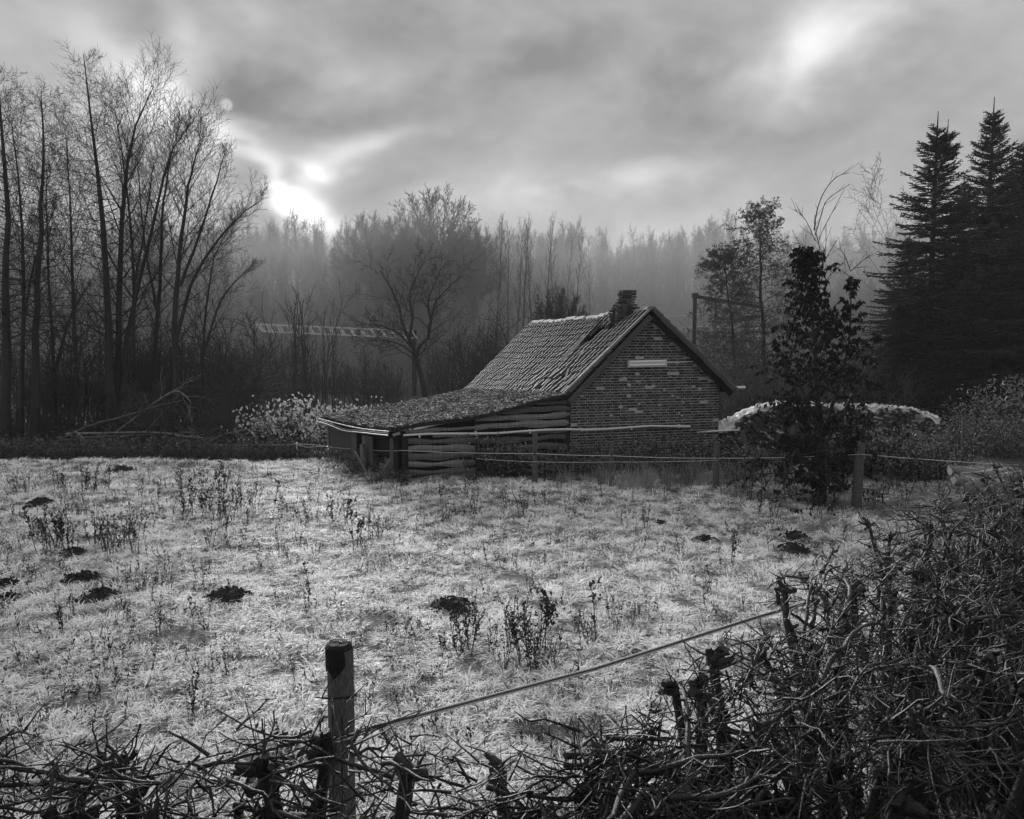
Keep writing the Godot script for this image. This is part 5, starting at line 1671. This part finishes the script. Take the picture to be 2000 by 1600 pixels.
func make_fences() -> void:
	for s in [[1045, 16.4, 1.08, 0.055, "fence post in front of the plank wall's right end", 0.0], [1196, 16.0, 0.95, 0.05, "dark fence post in the tall dry grass below the gable", 0.01], [1403, 15.6, 0.98, 0.065, "fence post before the right corner of the brick house", 0.0], [1682, 13.8, 1.22, 0.085, "thick tall fence post beside the dark-leaved tree", 0.02], [1888, 19.4, 1.15, 0.05, "thin fence post in front of the clipped hedge at the right", 0.0]]:
		var x: float = (s[0] - 1000.0) / 1520.0 * s[1]
		var o := post("fence_post", s[4], on(x, s[1]), s[2], s[3], Vector3(s[5], 0, 0), M.post_wood)
		var b := Brush.new()
		b.box(Transform3D(Basis(), Vector3(0, 0.69 if s[0] != 1682 else 1.0, s[3] + 0.01)), Vector3(0.03, 0.05, 0.03))
		part("insulator", b.mesh(), M.steel, o)
	var a := [Vector3(-4.92, 0.28, -20.40), Vector3(-3.74, 0.41, -18.90), Vector3(-2.34, 0.71, -16.50), Vector3(0.49, 0.67, -16.33), Vector3(2.07, 0.68, -15.93), Vector3(4.15, 0.69, -15.52), Vector3(6.20, 1.03, -13.70), Vector3(9.68, 0.90, -13.00)]
	rope("pale fence rope strung from the shed along the posts to the right", a, 0.0062, 0.03, M.rope)
	rope("thin lower fence wire below the rope in front of the gable", [Vector3(-0.77, 0.52, -16.60), Vector3(0.49, 0.49, -16.34), Vector3(2.07, 0.55, -15.94), Vector3(4.16, 0.65, -15.53)], 0.004, 0.03, M.pale_steel, "fence_wire", "wire")
	rope("double loop of pale rope between the corner stake and the shed", [Vector3(-5.93, 0.27, -21.00), Vector3(-5.52, 0.20, -20.80), Vector3(-4.92, 0.28, -20.40)], 0.010, 0.0, M.rope)
	rope("upper strand of pale rope between the corner stake and the shed", [Vector3(-5.93, 0.28, -21.00), Vector3(-4.93, 0.29, -20.42)], 0.009, 0.0, M.rope)
	post("corner_stake", "thin stake at the pasture corner left of the shed, holding the rope", Vector3(-5.85, land(-5.85, 21), -21.0), 0.31 - land(-5.85, 21), 0.022, Vector3.ZERO, M.pale_steel)
	rope("thin fence wire along the foot of the left wood", [Vector3(-15.75, -0.14, -22.40), Vector3(-14.56, -0.09, -22.40), Vector3(-9.70, 0.05, -22.20), Vector3(-8.38, 0.13, -21.80), Vector3(-5.93, 0.25, -21.00)], 0.006, 0.012, M.rope, "fence_wire", "wire")
	for s in [[341, 22.2, 865, "small pale insulator stake in front of the fallen trunk"], [20, 22.4, 872, "small insulator stake near the photo's left edge"]]:
		var x: float = (s[0] - 1000.0) / 1520.0 * s[1]
		var top: float = 3.0 - (s[2] - 670.0) / 1520.0 * s[1]
		post("insulator_stake", s[3], on(x, s[1]), top - land(x, s[1]), 0.018, Vector3.ZERO, M.pale_steel)
	# the near post and its tapes
	var o := post("near_post", "weathered round post with a dark wet top in the foreground", Vector3(-1.01, -0.05, -4.4), 1.23 + 0.05, 0.076, Vector3(0.006, 0, 0.0), M.near_post_wood)
	var b := Brush.new()
	var h := 1.23 + 0.05
	var rings := [[h - 0.16, 0.0785], [h - 0.07, 0.0795], [h + 0.012, 0.079], [h + 0.03, 0.062], [h + 0.034, 0.0]]
	for i in 4:
		for k in 14:
			var a0 := TAU * k / 14
			var a1 := TAU * (k + 1) / 14
			var w0 := 0.5 + 0.5 * sin(k * 1.7) if i == 0 else 0.0
			var w1 := 0.5 + 0.5 * sin(((k + 1) % 14) * 1.7) if i == 0 else 0.0
			var lo := func(a: float, w: float) -> Vector3: return Vector3(cos(a) * rings[i][1], rings[i][0] + w * 0.07, -sin(a) * rings[i][1])
			var hi := func(a: float) -> Vector3: return Vector3(cos(a) * rings[i + 1][1], rings[i + 1][0] + 0.004 * sin(a * 3.0), -sin(a) * rings[i + 1][1])
			b.quad(lo.call(a0, w0), lo.call(a1, w1), hi.call(a1), hi.call(a0))
	part("wet_top", b.mesh(), M.wet_wood, o)
	for s in [[0.02, 0.9, 0.006], [-0.035, 1.0, 0.004], [0.05, 0.85, 0.004]]:
		b = Brush.new()
		var zz := sqrt(0.076 * 0.076 - s[0] * s[0])
		b.bar(Vector3(s[0], 0.3, zz), Vector3(s[0] + 0.008, s[1], zz), s[2], 0.004)
		part("drying_crack", b.mesh(), M.soot_and_shade, o)
	for i in 7:
		b = Brush.new()
		var an := rnd(0, TAU)
		var rr := sqrt(rng.randf()) * 0.07
		b.box(Transform3D(Basis(), Vector3.ZERO), Vector3(0.005, 0.003, 0.004))
		piece("frost_fleck", b.mesh(), M.white_plastic, o, Transform3D(Basis(Vector3.UP, an), Vector3(cos(an) * rr, h + 0.034 - (0.015 if rr > 0.06 else 0.0), sin(an) * rr)))
	for k in 3:
		var dz := 0.011 * k
		var p0 := Vector3(-1.02, 0.72, -4.32)
		var p1 := Vector3(-0.77, 0.76, -4.42)
		var p2 := Vector3(1.91, 0.86, -5.95)
		var pts := [p0 - Vector3(0, dz, 0), p1 - Vector3(0, dz, 0), p1.lerp(p2, 0.5) - Vector3(0, dz + 0.035, 0), p2 - Vector3(0, dz, 0), p2 + (p2 - p1) * 0.35 - Vector3(0, dz, 0)]
		rope("%s strand of the woven fence tape running right from the near post" % ["upper", "middle", "lower"][k], pts, 0.0055, 0.0, M.rope if k != 1 else M.old_board, "fence_tape", "fence tape")
	var pe := Vector3(1.91, 0.86, -5.95) + (Vector3(1.91, 0.86, -5.95) - Vector3(-0.77, 0.76, -4.42)) * 0.35
	post("fence_post", "fence post hidden behind the front hedge where the woven tape ends", Vector3(pe.x, land(pe.x, -pe.z), pe.z), pe.y - land(pe.x, -pe.z) + 0.08, 0.05, Vector3.ZERO, M.post_wood)


# ---- the pasture

func make_field() -> void:
	var kinds := []
	for k in 4:
		var b := Brush.new()
		var n := 16
		for i in n:
			var az := rnd(0, TAU)
			var p := Vector3(cos(az), 0, sin(az)) * rnd(0.0, 0.05)
			var lay := rnd(0.3, 1.5) if k < 3 else rnd(0.9, 2.2)
			var d := Vector3(cos(az) * lay, 1.0, sin(az) * lay).normalized()
			var l := rnd(0.05, 0.11)
			var side := d.cross(Vector3.UP).normalized() * rnd(0.0022, 0.0042)
			var q := p + d * l * 0.55
			var e := q + (d + Vector3(cos(az) * 0.8, -0.7, sin(az) * 0.8)).normalized() * l * 0.5
			b.quad(p - side, p + side, q + side * 0.8, q - side * 0.8)
			b.tri(q - side * 0.8, q + side * 0.8, e)
		kinds.append(b.mesh())
	var places := [[], [], [], []]
	var tints := [[], [], [], []]
	for band in [[2.9, 6.0, 420.0], [6.0, 9.0, 300.0], [9.0, 13.5, 190.0], [13.5, 18.0, 120.0], [18.0, 23.0, 80.0]]:
		var area: float = (band[1] - band[0]) * 1.45 * (band[0] + band[1]) * 0.5
		for i in int(area * band[2]):
			var d := rnd(band[0], band[1])
			var x := rnd(-0.725, 0.725) * (d + 0.5)
			if x > -5.0 and x < -2.29 and d > 16.5 - 1.571 * (x + 2.29): continue
			if x >= -2.29 and x < 5.0 and d > 16.5 + 0.3057 * (x + 2.29): continue
			if x > -5.6 and d > 20.5: continue
			if x > 4.6 and d > 15.4 - 0.85 * (x - 4.1): continue  # rough ground beyond the fence
			if x < -3.0 and d > 20.3 + bumps.get_noise_2d(x * 6.0, 0.0) + rng.randf() * rng.randf() * 1.6: continue
			if hedge_depth(x) - d > 0.5: continue
			var patch := bumps.get_noise_2d(x * 26.0, d * 26.0)
			var broad := bumps.get_noise_2d(x * 7.0 + 30.0, d * 9.0)
			if patch < -0.28 and rng.randf() < 0.75: continue
			var k := rng.randi() % 4
			var s := rnd(0.55, 1.1) * (1.0 + 0.6 * patch) * (1.0 + 0.03 * d)
			places[k].append(Transform3D(Basis(Vector3.UP, rnd(0, TAU)) * Basis(Vector3(1, 0, 0), rnd(-0.25, 0.25)) * Basis().scaled(Vector3(s * 1.25, s * 0.8, s * 1.25)), on(x, d) + Vector3(0, -0.008, 0)))
			var q := (0.70 + 0.24 * patch + 0.18 * broad) * (rnd(0.75, 1.3) if rng.randf() < 0.74 else rnd(0.1, 0.4))
			q = clampf(q * 1.5, 0.06, 0.95)
			tints[k].append(Color(q, q, q))
	for k in 4:
		tag(scatter("pasture_grass", kinds[k], M.grass, places[k], tints[k]), "short pale matted grass of the pasture", "grass", "", "stuff")
	# rougher, darker grass beyond the fence on the right
	places = []
	tints = []
	for i in 9000:
		var x := rnd(4.2, 12.0)
		var d := rnd(9.0, 19.5)
		if d < 15.2 - 0.85 * (x - 4.1) or hedge_depth(x) - d > -0.2 or x > 0.69 * d: continue
		var patch := bumps.get_noise_2d(x * 30.0, d * 30.0)
		var s := rnd(1.0, 2.6) * (1.0 + 0.6 * patch)
		places.append(Transform3D(Basis(Vector3.UP, rnd(0, TAU)) * Basis().scaled(Vector3(s, s * 1.1, s)), on(x, d)))
		var q := clampf((0.26 + 0.35 * patch) * rnd(0.3, 1.8), 0.04, 0.8)
		tints.append(Color(q, q, q))
	tag(scatter("rough_grass", kinds[3], M.grass, places, tints), "rough darker grass beyond the fence on the right", "grass", "", "stuff")
	# broad-leaved rosettes among the grass
	var ros := Brush.new()
	for i in 11:
		var az := TAU * i / 11.0 + rnd(-0.3, 0.3)
		var d := Vector3(cos(az), rnd(0.1, 0.7), sin(az)).normalized()
		ros.leaf(Vector3.ZERO, d, d.cross(Vector3.UP).normalized(), rnd(0.05, 0.11), 0.035)
	var rp := []
	var rt := []
	for i in 1500:
		var d := 3.5 + 16.0 * rng.randf()
		var x := rnd(-0.72, 0.72) * d
		if hedge_depth(x) - d > 0.4 or (x > -4.4 and d > 17.0) or (x > -2.5 and d > 16.2): continue
		if bumps.get_noise_2d(x * 12.0 + 70.0, d * 12.0) < -0.05: continue
		rp.append(Transform3D(Basis(Vector3.UP, rnd(0, TAU)).scaled(Vector3.ONE * rnd(0.3, 0.8)), on(x, d) + Vector3(0, 0.015, 0)))
		var q := rnd(0.05, 0.22)
		rt.append(Color(q, q, q))
	tag(scatter("low_dock_leaves", ros.mesh(), M.grass, rp, rt), "low dark broad leaves scattered through the pasture grass", "ground cover", "", "stuff")
	# fallen pale leaves
	var fl := Brush.new()
	fl.leaf(Vector3.ZERO, Vector3(1, 0.15, 0).normalized(), Vector3(0, 0.1, 1).normalized(), 0.07, 0.05)
	rp = []; rt = []
	for i in 90:
		var d := rnd(3.3, 9.0)
		var x := rnd(-0.7, 0.5) * d
		rp.append(Transform3D(Basis(Vector3.UP, rnd(0, TAU)), on(x, d) + Vector3(0, 0.06, 0)))
		var q := rnd(0.5, 1.0)
		rt.append(Color(q, q, q))
	tag(scatter("fallen_leaves", fl.mesh(), M.pale_leaf, rp, rt), "a few pale fallen leaves lying on the near grass", "fallen leaves", "", "stuff")
	# thin dry stalks, too many to count
	var thin := Brush.new()
	for i in 4:
		var c := walk(Vector3(rnd(-0.06, 0.06), -0.02, rnd(-0.06, 0.06)), Vector3(rnd(-0.4, 0.4), 1, rnd(-0.4, 0.4)), rnd(0.12, 0.32), 4, 0.03, 0.14)
		thin.tube(c, 0.0035, 0.002, 3)
		for z in 5:
			var dd := (rv() + Vector3(0, 0.5, 0)).normalized()
			thin.leaf(along(c, rnd(0.2, 1.0)), dd, dd.cross(rv()).normalized(), rnd(0.02, 0.05), rnd(0.01, 0.02))
	rp = []; rt = []
	for i in 2400:
		var d := 3.6 + 17.5 * pow(rng.randf(), 0.8)
		var x := rnd(-0.7, 0.62) * d
		if hedge_depth(x) - d > -0.2 or (x > -5.0 and x < -2.29 and d > 16.2 - 1.571 * (x + 2.29)) or (x > -2.29 and d > 16.3): continue
		var here := bumps.get_noise_2d(x * 10.0 + 170.0, d * 10.0) - 0.02 * (x + 2.0)
		if here < 0.05 and rng.randf() < 0.85: continue
		rp.append(Transform3D(Basis(Vector3.UP, rnd(0, TAU)).scaled(Vector3.ONE * rnd(0.5, 1.3)), on(x, d)))
		var q := rnd(0.5, 3.0)
		rt.append(Color(q, q, q))
	tag(scatter("thin_dead_stalks", thin.mesh(), M.weed, rp, rt), "thin dark dead stalks standing all over the pasture", "dead stalks", "", "stuff")
	# molehills
	var hills := [[Vector2(-4.87, 8.97), 0.26, "dark molehill between the two weed clumps, left of the other near one"], [Vector2(-3.32, 8.89), 0.27, "dark flat molehill right of the left near one"], [Vector2(-0.68, 8.70), 0.27, "largest dark molehill in the middle of the pasture"], [Vector2(-5.50, 9.73), 0.22, "dark molehill just behind the leftmost near one"], [Vector2(-6.32, 10.95), 0.18, "small molehill beneath the tall dock stalks at the left"], [Vector2(-6.36, 9.52), 0.2, "molehill cut by the photo's left edge"], [Vector2(-5.94, 8.89), 0.16, "small molehill in the left foreground at the photo's edge"], [Vector2(4.35, 11.77), 0.24, "far molehill of the pair before the thick fence post"], [Vector2(4.06, 11.00), 0.24, "near molehill of the pair before the thick fence post"], [Vector2(2.92, 11.52), 0.22, "low molehill left of the pair on the right"], [Vector2(-9.18, 18.12), 0.34, "low molehill at the far left end of the pasture"], [Vector2(-8.79, 14.33), 0.26, "low molehill far off at the left"], [Vector2(2.46, 12.68), 0.14, "small low molehill far right of the middle"]]
	for s in hills:
		var b := Brush.new()
		var r: float = s[1]
		var ring0 := []
		for j in 7:
			var ring := []
			for i in 18:
				var a := TAU * i / 18
				var q := r * (1.0 - j / 6.0) * (1.0 + 0.25 * sin(a * 3.0 + r * 40.0) + rnd(-0.08, 0.08))
				ring.append(Vector3(cos(a) * q, r * 0.5 * (1.0 - pow(1.0 - j / 6.0, 1.8)) - 0.02 + rnd(-0.014, 0.014), -sin(a) * q))
			if j > 0:
				for i in 18:
					b.quad(ring0[i], ring0[(i + 1) % 18], ring[(i + 1) % 18], ring[i])
			ring0 = ring
		for i in 70:
			var a := rnd(0, TAU)
			var q := r * sqrt(rng.randf()) * 1.1
			b.box(Transform3D(Basis.from_euler(rv() * 3.0), Vector3(cos(a) * q, maxf(0.01, r * 0.5 * (1.0 - pow(q / r / 1.1, 1.8))), sin(a) * q)), Vector3(rnd(0.012, 0.035), rnd(0.01, 0.025), rnd(0.012, 0.03)))
		var o := part("molehill", b.mesh(), M.earth)
		o.position = on(s[0].x, s[0].y)
		tag(o, s[2], "molehill", "molehills in the pasture")
	# dead weeds
	var stalk := []
	for k in 5:
		var o := Node3D.new()
		o.name = "dead_weed"
		var b := Brush.new()
		var lv := Brush.new()
		var h := 0.62
		for s in [1, 2, 3, 5, 4][k]:
			var c := walk(Vector3(rnd(-0.05, 0.05), -0.05, rnd(-0.05, 0.05)), Vector3(rnd(-0.3, 0.3), 1, rnd(-0.3, 0.3)), h * rnd(0.6, 1.05), 6, 0.05, 0.1)
			b.tube(c, 0.005, 0.003, 4)
			for q in 5:
				var t := walk(along(c, rnd(0.3, 0.98)), Vector3(rnd(-1, 1), 0.9, rnd(-1, 1)), rnd(0.06, 0.16), 3, 0.1, 0.2)
				b.tube(t, 0.0028, 0.002, 3)
				for z in (7 if k < 3 else 4):
					var d := (rv() + Vector3(0, 0.6, 0)).normalized()
					lv.leaf(along(t, rnd(0.4, 1.0)), d, d.cross(rv()).normalized(), rnd(0.02, 0.045), rnd(0.014, 0.024))
			for z in (26 if k < 2 else 9):
				var d := (rv() + Vector3(0, 0.5, 0)).normalized()
				lv.leaf(along(c, rnd(0.6 if k < 2 else 0.2, 1.0)), d, d.cross(rv()).normalized(), rnd(0.025, 0.06), rnd(0.012, 0.028))
		part("stalks", b.mesh(), M.weed, o)
		part("seed_heads", lv.mesh(), M.weed, o).set_meta("kind", "stuff")
		stalk.append(o)
	var weeds := [
		["in the tall clump at the pasture's left", [[65, 1085, 0, 1.0], [85, 1080, 3, 0.9], [105, 1080, 1, 1.0], [75, 1095, 4, 0.8], [120, 1085, 2, 0.7], [55, 1060, 2, 0.6]]],
		["in the drooping clump right of the leftmost weeds", [[170, 1070, 3, 0.8], [190, 1080, 4, 0.8], [215, 1075, 3, 0.75], [235, 1065, 2, 0.8], [258, 1060, 3, 0.7], [200, 1095, 4, 0.6], [245, 1090, 4, 0.5]]],
		["in the big clump left of the middle", [[350, 1010, 3, 0.9], [370, 1015, 0, 1.0], [385, 1020, 1, 0.9], [400, 1010, 3, 0.8], [420, 1015, 4, 0.9], [440, 1020, 3, 0.8], [460, 1005, 2, 0.8], [490, 1000, 3, 0.7], [520, 1005, 0, 0.8], [540, 1015, 4, 0.6], [430, 1050, 4, 0.6], [400, 1075, 3, 0.5], [470, 1040, 4, 0.5]]],
		["in the far row before the wood", [[345, 960, 4, 0.7], [390, 955, 3, 0.8], [415, 960, 1, 0.8], [430, 965, 3, 0.8], [445, 962, 0, 1.05], [155, 965, 4, 0.8], [175, 965, 3, 0.8], [200, 960, 4, 0.7], [100, 960, 3, 0.7], [115, 965, 4, 0.6], [20, 965, 3, 0.7], [40, 970, 4, 0.6], [265, 975, 4, 0.6], [300, 980, 2, 0.6]]],
		["beside the tall dark stalk left of the shed post", [[690, 1085, 0, 1.1], [694, 1078, 1, 0.8], [650, 1030, 3, 0.6], [670, 1035, 4, 0.6], [720, 1070, 4, 0.6], [735, 1060, 3, 0.5], [640, 1010, 2, 0.6], [705, 1095, 4, 0.5]]],
		["in the thorny clump behind the fence tape", [[1010, 1320, 1, 0.85], [1030, 1310, 3, 0.8], [1000, 1290, 4, 0.7], [1050, 1300, 0, 0.85], [1070, 1290, 1, 1.0], [1040, 1335, 4, 0.7], [985, 1330, 3, 0.5], [1085, 1320, 4, 0.5], [960, 1300, 4, 0.5], [1020, 1270, 4, 0.6], [1060, 1340, 3, 0.45]]],
		["among the thin stalks left of the thorny clump", [[862, 1310, 1, 0.5], [905, 1300, 3, 0.8], [915, 1290, 4, 0.6], [890, 1260, 2, 0.5], [930, 1270, 4, 0.6]]],
		["right of the thorny clump", [[1175, 1260, 0, 0.9], [1145, 1275, 3, 0.5], [1210, 1255, 4, 0.5], [1130, 1250, 4, 0.4], [1195, 1220, 4, 0.4], [1240, 1240, 3, 0.4]]],
		["standing alone in the left foreground", [[335, 1440, 0, 0.55], [350, 1440, 2, 0.45], [95, 1260, 2, 0.6], [120, 1220, 4, 0.4], [605, 1175, 0, 0.6], [590, 1200, 2, 0.5], [290, 1260, 2, 0.45]]],
		["scattered in front of the house", [[930, 1010, 3, 0.6], [985, 1005, 4, 0.6], [1020, 1010, 3, 0.7], [1050, 1000, 0, 0.6], [1065, 990, 1, 0.5], [910, 985, 4, 0.5], [860, 985, 2, 0.5], [1265, 1040, 2, 0.6], [1440, 1110, 2, 0.8], [1405, 1175, 0, 0.5], [1655, 1040, 0, 0.4], [1660, 1060, 1, 0.4], [1610, 1020, 4, 0.5], [1490, 1010, 4, 0.6], [1520, 1015, 3, 0.6], [1470, 985, 4, 0.7], [1640, 1010, 4, 0.6], [1720, 1000, 4, 0.6], [1780, 990, 3, 0.6], [1850, 985, 4, 0.6], [1550, 985, 3, 0.9], [1580, 975, 4, 0.8], [1640, 980, 3, 0.9], [1740, 975, 4, 0.8], [1760, 960, 3, 0.9], [1450, 970, 3, 0.8], [1500, 975, 4, 0.9], [1530, 960, 3, 0.8], [1895, 1000, 3, 0.7], [1820, 960, 4, 0.7]]]]
	for s in weeds:
		for w in s[1]:
			var s_: float = (w[1] - 670.0) / 1520.0
			var d: float = 3.0 / s_
			var x: float = (w[0] - 1000.0) / 1520.0 * d
			if hedge_depth(x) - d > 0.3: continue
			var o := copy(stalk[w[2]], "dead_weed", on(x, d), rnd(0, TAU), Vector3.ONE * w[3] * 1.3)
			tag(o, "dead dark weed stalks %s" % s[0], "weed", "dead weeds %s" % s[0])


# ---- the laid hedge in front

func hedge_at(t: float) -> Vector2:
	var p := [Vector2(-3.6, 2.85), Vector2(-1.2, 2.95), Vector2(0.35, 2.92), Vector2(1.45, 4.0), Vector2(3.25, 6.15), Vector2(6.1, 9.1), Vector2(9.4, 12.3)]
	var left := t
	for i in p.size() - 1:
		var l: float = p[i].distance_to(p[i + 1])
		if left <= l or i == p.size() - 2:
			return p[i].lerp(p[i + 1], left / l)
		left -= l
	return p[-1]


func hedge_spot(side: int, t: float) -> Array:  # [place across the hedge, its height there, the way it runs]
	var c := hedge_at(t)
	var ahead := (hedge_at(t + 0.3) - hedge_at(t - 0.3)).normalized()
	var far := 0.24 if side == 0 else lerpf(0.16, 0.42, smooth(5.0, 8.0, t))
	var near := 0.28 if side == 0 else lerpf(0.35, 1.45, smooth(4.0, 6.0, t))
	var q := c + Vector2(-ahead.y, ahead.x) * rnd(-near, far)
	var high := (lerpf(1.40, 1.29, smooth(-0.6, 0.1, c.x)) + 0.09 * exp(-pow((c.x + 0.66) / 0.26, 2.0))) if side == 0 else (1.36 if c.x < 0.9 else 1.47)
	high += 0.05 * sin(t * 5.0) + 0.03 * sin(t * 13.0)
	return [q, high, ahead]


func make_hedge() -> void:
	for side in 2:
		var t0 := 0.0 if side == 0 else 3.9
		var t1 := 4.1 if side == 0 else 17.2
		var mid := hedge_at((t0 + t1) * 0.5)
		var foot := on(mid.x, mid.y)
		var o := thing("laid_hedge", foot)
		tag(o, ["low thin stretch of bare laid hedge along the bottom left", "tall dense stretch of bare laid hedge rising along the right"][side], "hedge", "bare laid hedge in the foreground")
		var twigs := Brush.new()
		# the stems: thick, crooked, cut off at a knobbly head
		for i in (50 if side == 0 else 285):
			var t := (t0 + (t1 - t0) * (i + rng.randf()) / 50.0) if side == 0 else t0 + (t1 - t0) * pow((i + rng.randf()) / 285.0, 1.4)
			var s := hedge_spot(side, t)
			var q: Vector2 = s[0]
			var p := Vector3(q.x, land(q.x, q.y) - 0.1, -q.y) - foot
			var r := rnd(0.016, 0.034) if rng.randf() < 0.7 else rnd(0.03, 0.044)
			var top: float = s[1] * rnd(0.76 if side == 0 else 0.70, 0.96 if t < 3.4 or t > 5.2 else 0.88) - (p.y + foot.y)
			if top < 0.15: continue
			var pts := walk(p, Vector3(rnd(-0.3, 0.3), 1, rnd(-0.25, 0.25)), maxf(top, 0.3), 6, 0.06, 0.17)
			var b := Brush.new()
			b.tube(pts, r, r * 0.72, 8)
			var e := pts[6]
			for z in 4:
				var hp := walk(e + rv() * 0.008 - Vector3(0, 0.03, 0), rv() + Vector3(0, 0.8, 0), rnd(0.05, 0.12), 3, 0, 0.45)
				b.tube(hp, r * rnd(0.7, 1.1), r * rnd(0.35, 0.7), 6, true)
			for z in 3:
				var st := along(pts, rnd(0.3, 0.95))
				b.tube(walk(st, rv() + Vector3(0, 0.3, 0), rnd(0.04, 0.1), 2, 0, 0.2), r * 0.5, r * 0.3, 5, true)
			piece("stem", b.mesh(), M.hedge_bark, o, Transform3D())
			for z in 6:
				var f := walk(e + rv() * 0.02, rv() + Vector3(0, 0.5, 0), rnd(0.06, 0.22), 4, 0.0, 0.35)
				twigs.tube(f, rnd(0.004, 0.008), 0.003, 4)
		# laid branches along the hedge, kinked at their knuckles
		var count := 270 if side == 0 else 640
		for i in count:
			var tt := rnd(t0, t1) if side == 0 else t0 + (t1 - t0) * pow((i + rng.randf()) / count, 1.5)
			var s := hedge_spot(side, tt)
			var q: Vector2 = s[0]
			var ahead: Vector2 = s[2]
			var high: float = s[1]
			var g := land(q.x, q.y)
			if g > high - 0.2: continue
			var yy := lerpf(g + 0.2, high, pow(rng.randf(), 0.6))
			var dir := Vector3(ahead.x, 0, -ahead.y) * (1 if rng.randf() < 0.6 else -1) + Vector3(rnd(-0.28, 0.28), rnd(-0.4, 0.45), rnd(-0.28, 0.28))
			var l := rnd(0.22, 0.55) if side == 0 else rnd(0.25, 0.7)
			if rng.randf() < 0.25:
				dir = rv() + Vector3(0, 0.3, 0)
				l = rnd(0.15, 0.35)
			var r := rnd(0.006, 0.011) if rng.randf() < 0.5 else clampf(l * rnd(0.022, 0.036), 0.008, 0.023)
			var pts := walk(Vector3(q.x, yy, -q.y) - foot, dir, l, 6, 0.0, 0.26)
			for k in pts.size():
				if pts[k].y + foot.y > high + 0.03: pts[k].y = high + 0.03 - foot.y + rnd(-0.03, 0.02)
			var b := Brush.new()
			b.tube(pts, r, r * 0.4, 6, true)
			for z in int(l * 12.0):
				var f := walk(along(pts, rng.randf()), rv(), rnd(0.02, 0.10), 2, 0.0, 0.3)
				b.tube(f, r * rnd(0.35, 0.75), 0.002, 4)
			if i < count * 0.45 or side == 0:
				piece("branch", b.mesh(), M.hedge_bark, o, Transform3D())
			else:
				var k0 := twigs.v.size()
				twigs.v.append_array(b.v); twigs.n.append_array(b.n); twigs.c.append_array(b.c)
				for k in b.ix:
					twigs.ix.append(k + k0)
			for z in int(l * 5.0):
				var f := walk(along(pts, rng.randf()), rv() + Vector3(0, 0.1, 0), rnd(0.06, 0.22), 3, 0.0, 0.2)
				twigs.tube(f, rnd(0.003, 0.006), 0.002, 4)
		# twigs through the whole thickness
		var many := 1300 if side == 0 else 7600
		for i in many:
			var tt := rnd(t0, t1) if side == 0 else t0 + (t1 - t0) * pow(rng.randf(), 1.3)
			var s := hedge_spot(side, tt)
			var q: Vector2 = s[0]
			var ahead: Vector2 = s[2]
			var high: float = s[1]
			var g := land(q.x, q.y)
			if g > high - 0.1: continue
			var yy := lerpf(g + 0.1, high, pow(rng.randf(), 0.65))
			var dir := rv() * Vector3(1, 0.7, 1) + Vector3(ahead.x, 0, -ahead.y) * rnd(-0.9, 0.9)
			var f := walk(Vector3(q.x, yy, -q.y) - foot, dir, rnd(0.10, 0.32), 4, 0.0, 0.2)
			for k in f.size():
				if f[k].y + foot.y > high + 0.05: f[k].y = high + 0.05 - foot.y + rnd(-0.04, 0.02)
			twigs.tube(f, rnd(0.0035, 0.009), 0.0025, 3)
			for z in 2:
				var sp := walk(f[1 + rng.randi() % 3], rv(), rnd(0.03, 0.12), 2, 0.0, 0.15)
				twigs.tube(sp, 0.0035, 0.0015, 3)
		part("twigs", twigs.mesh(), M.hedge_bark, o).set_meta("kind", "stuff")
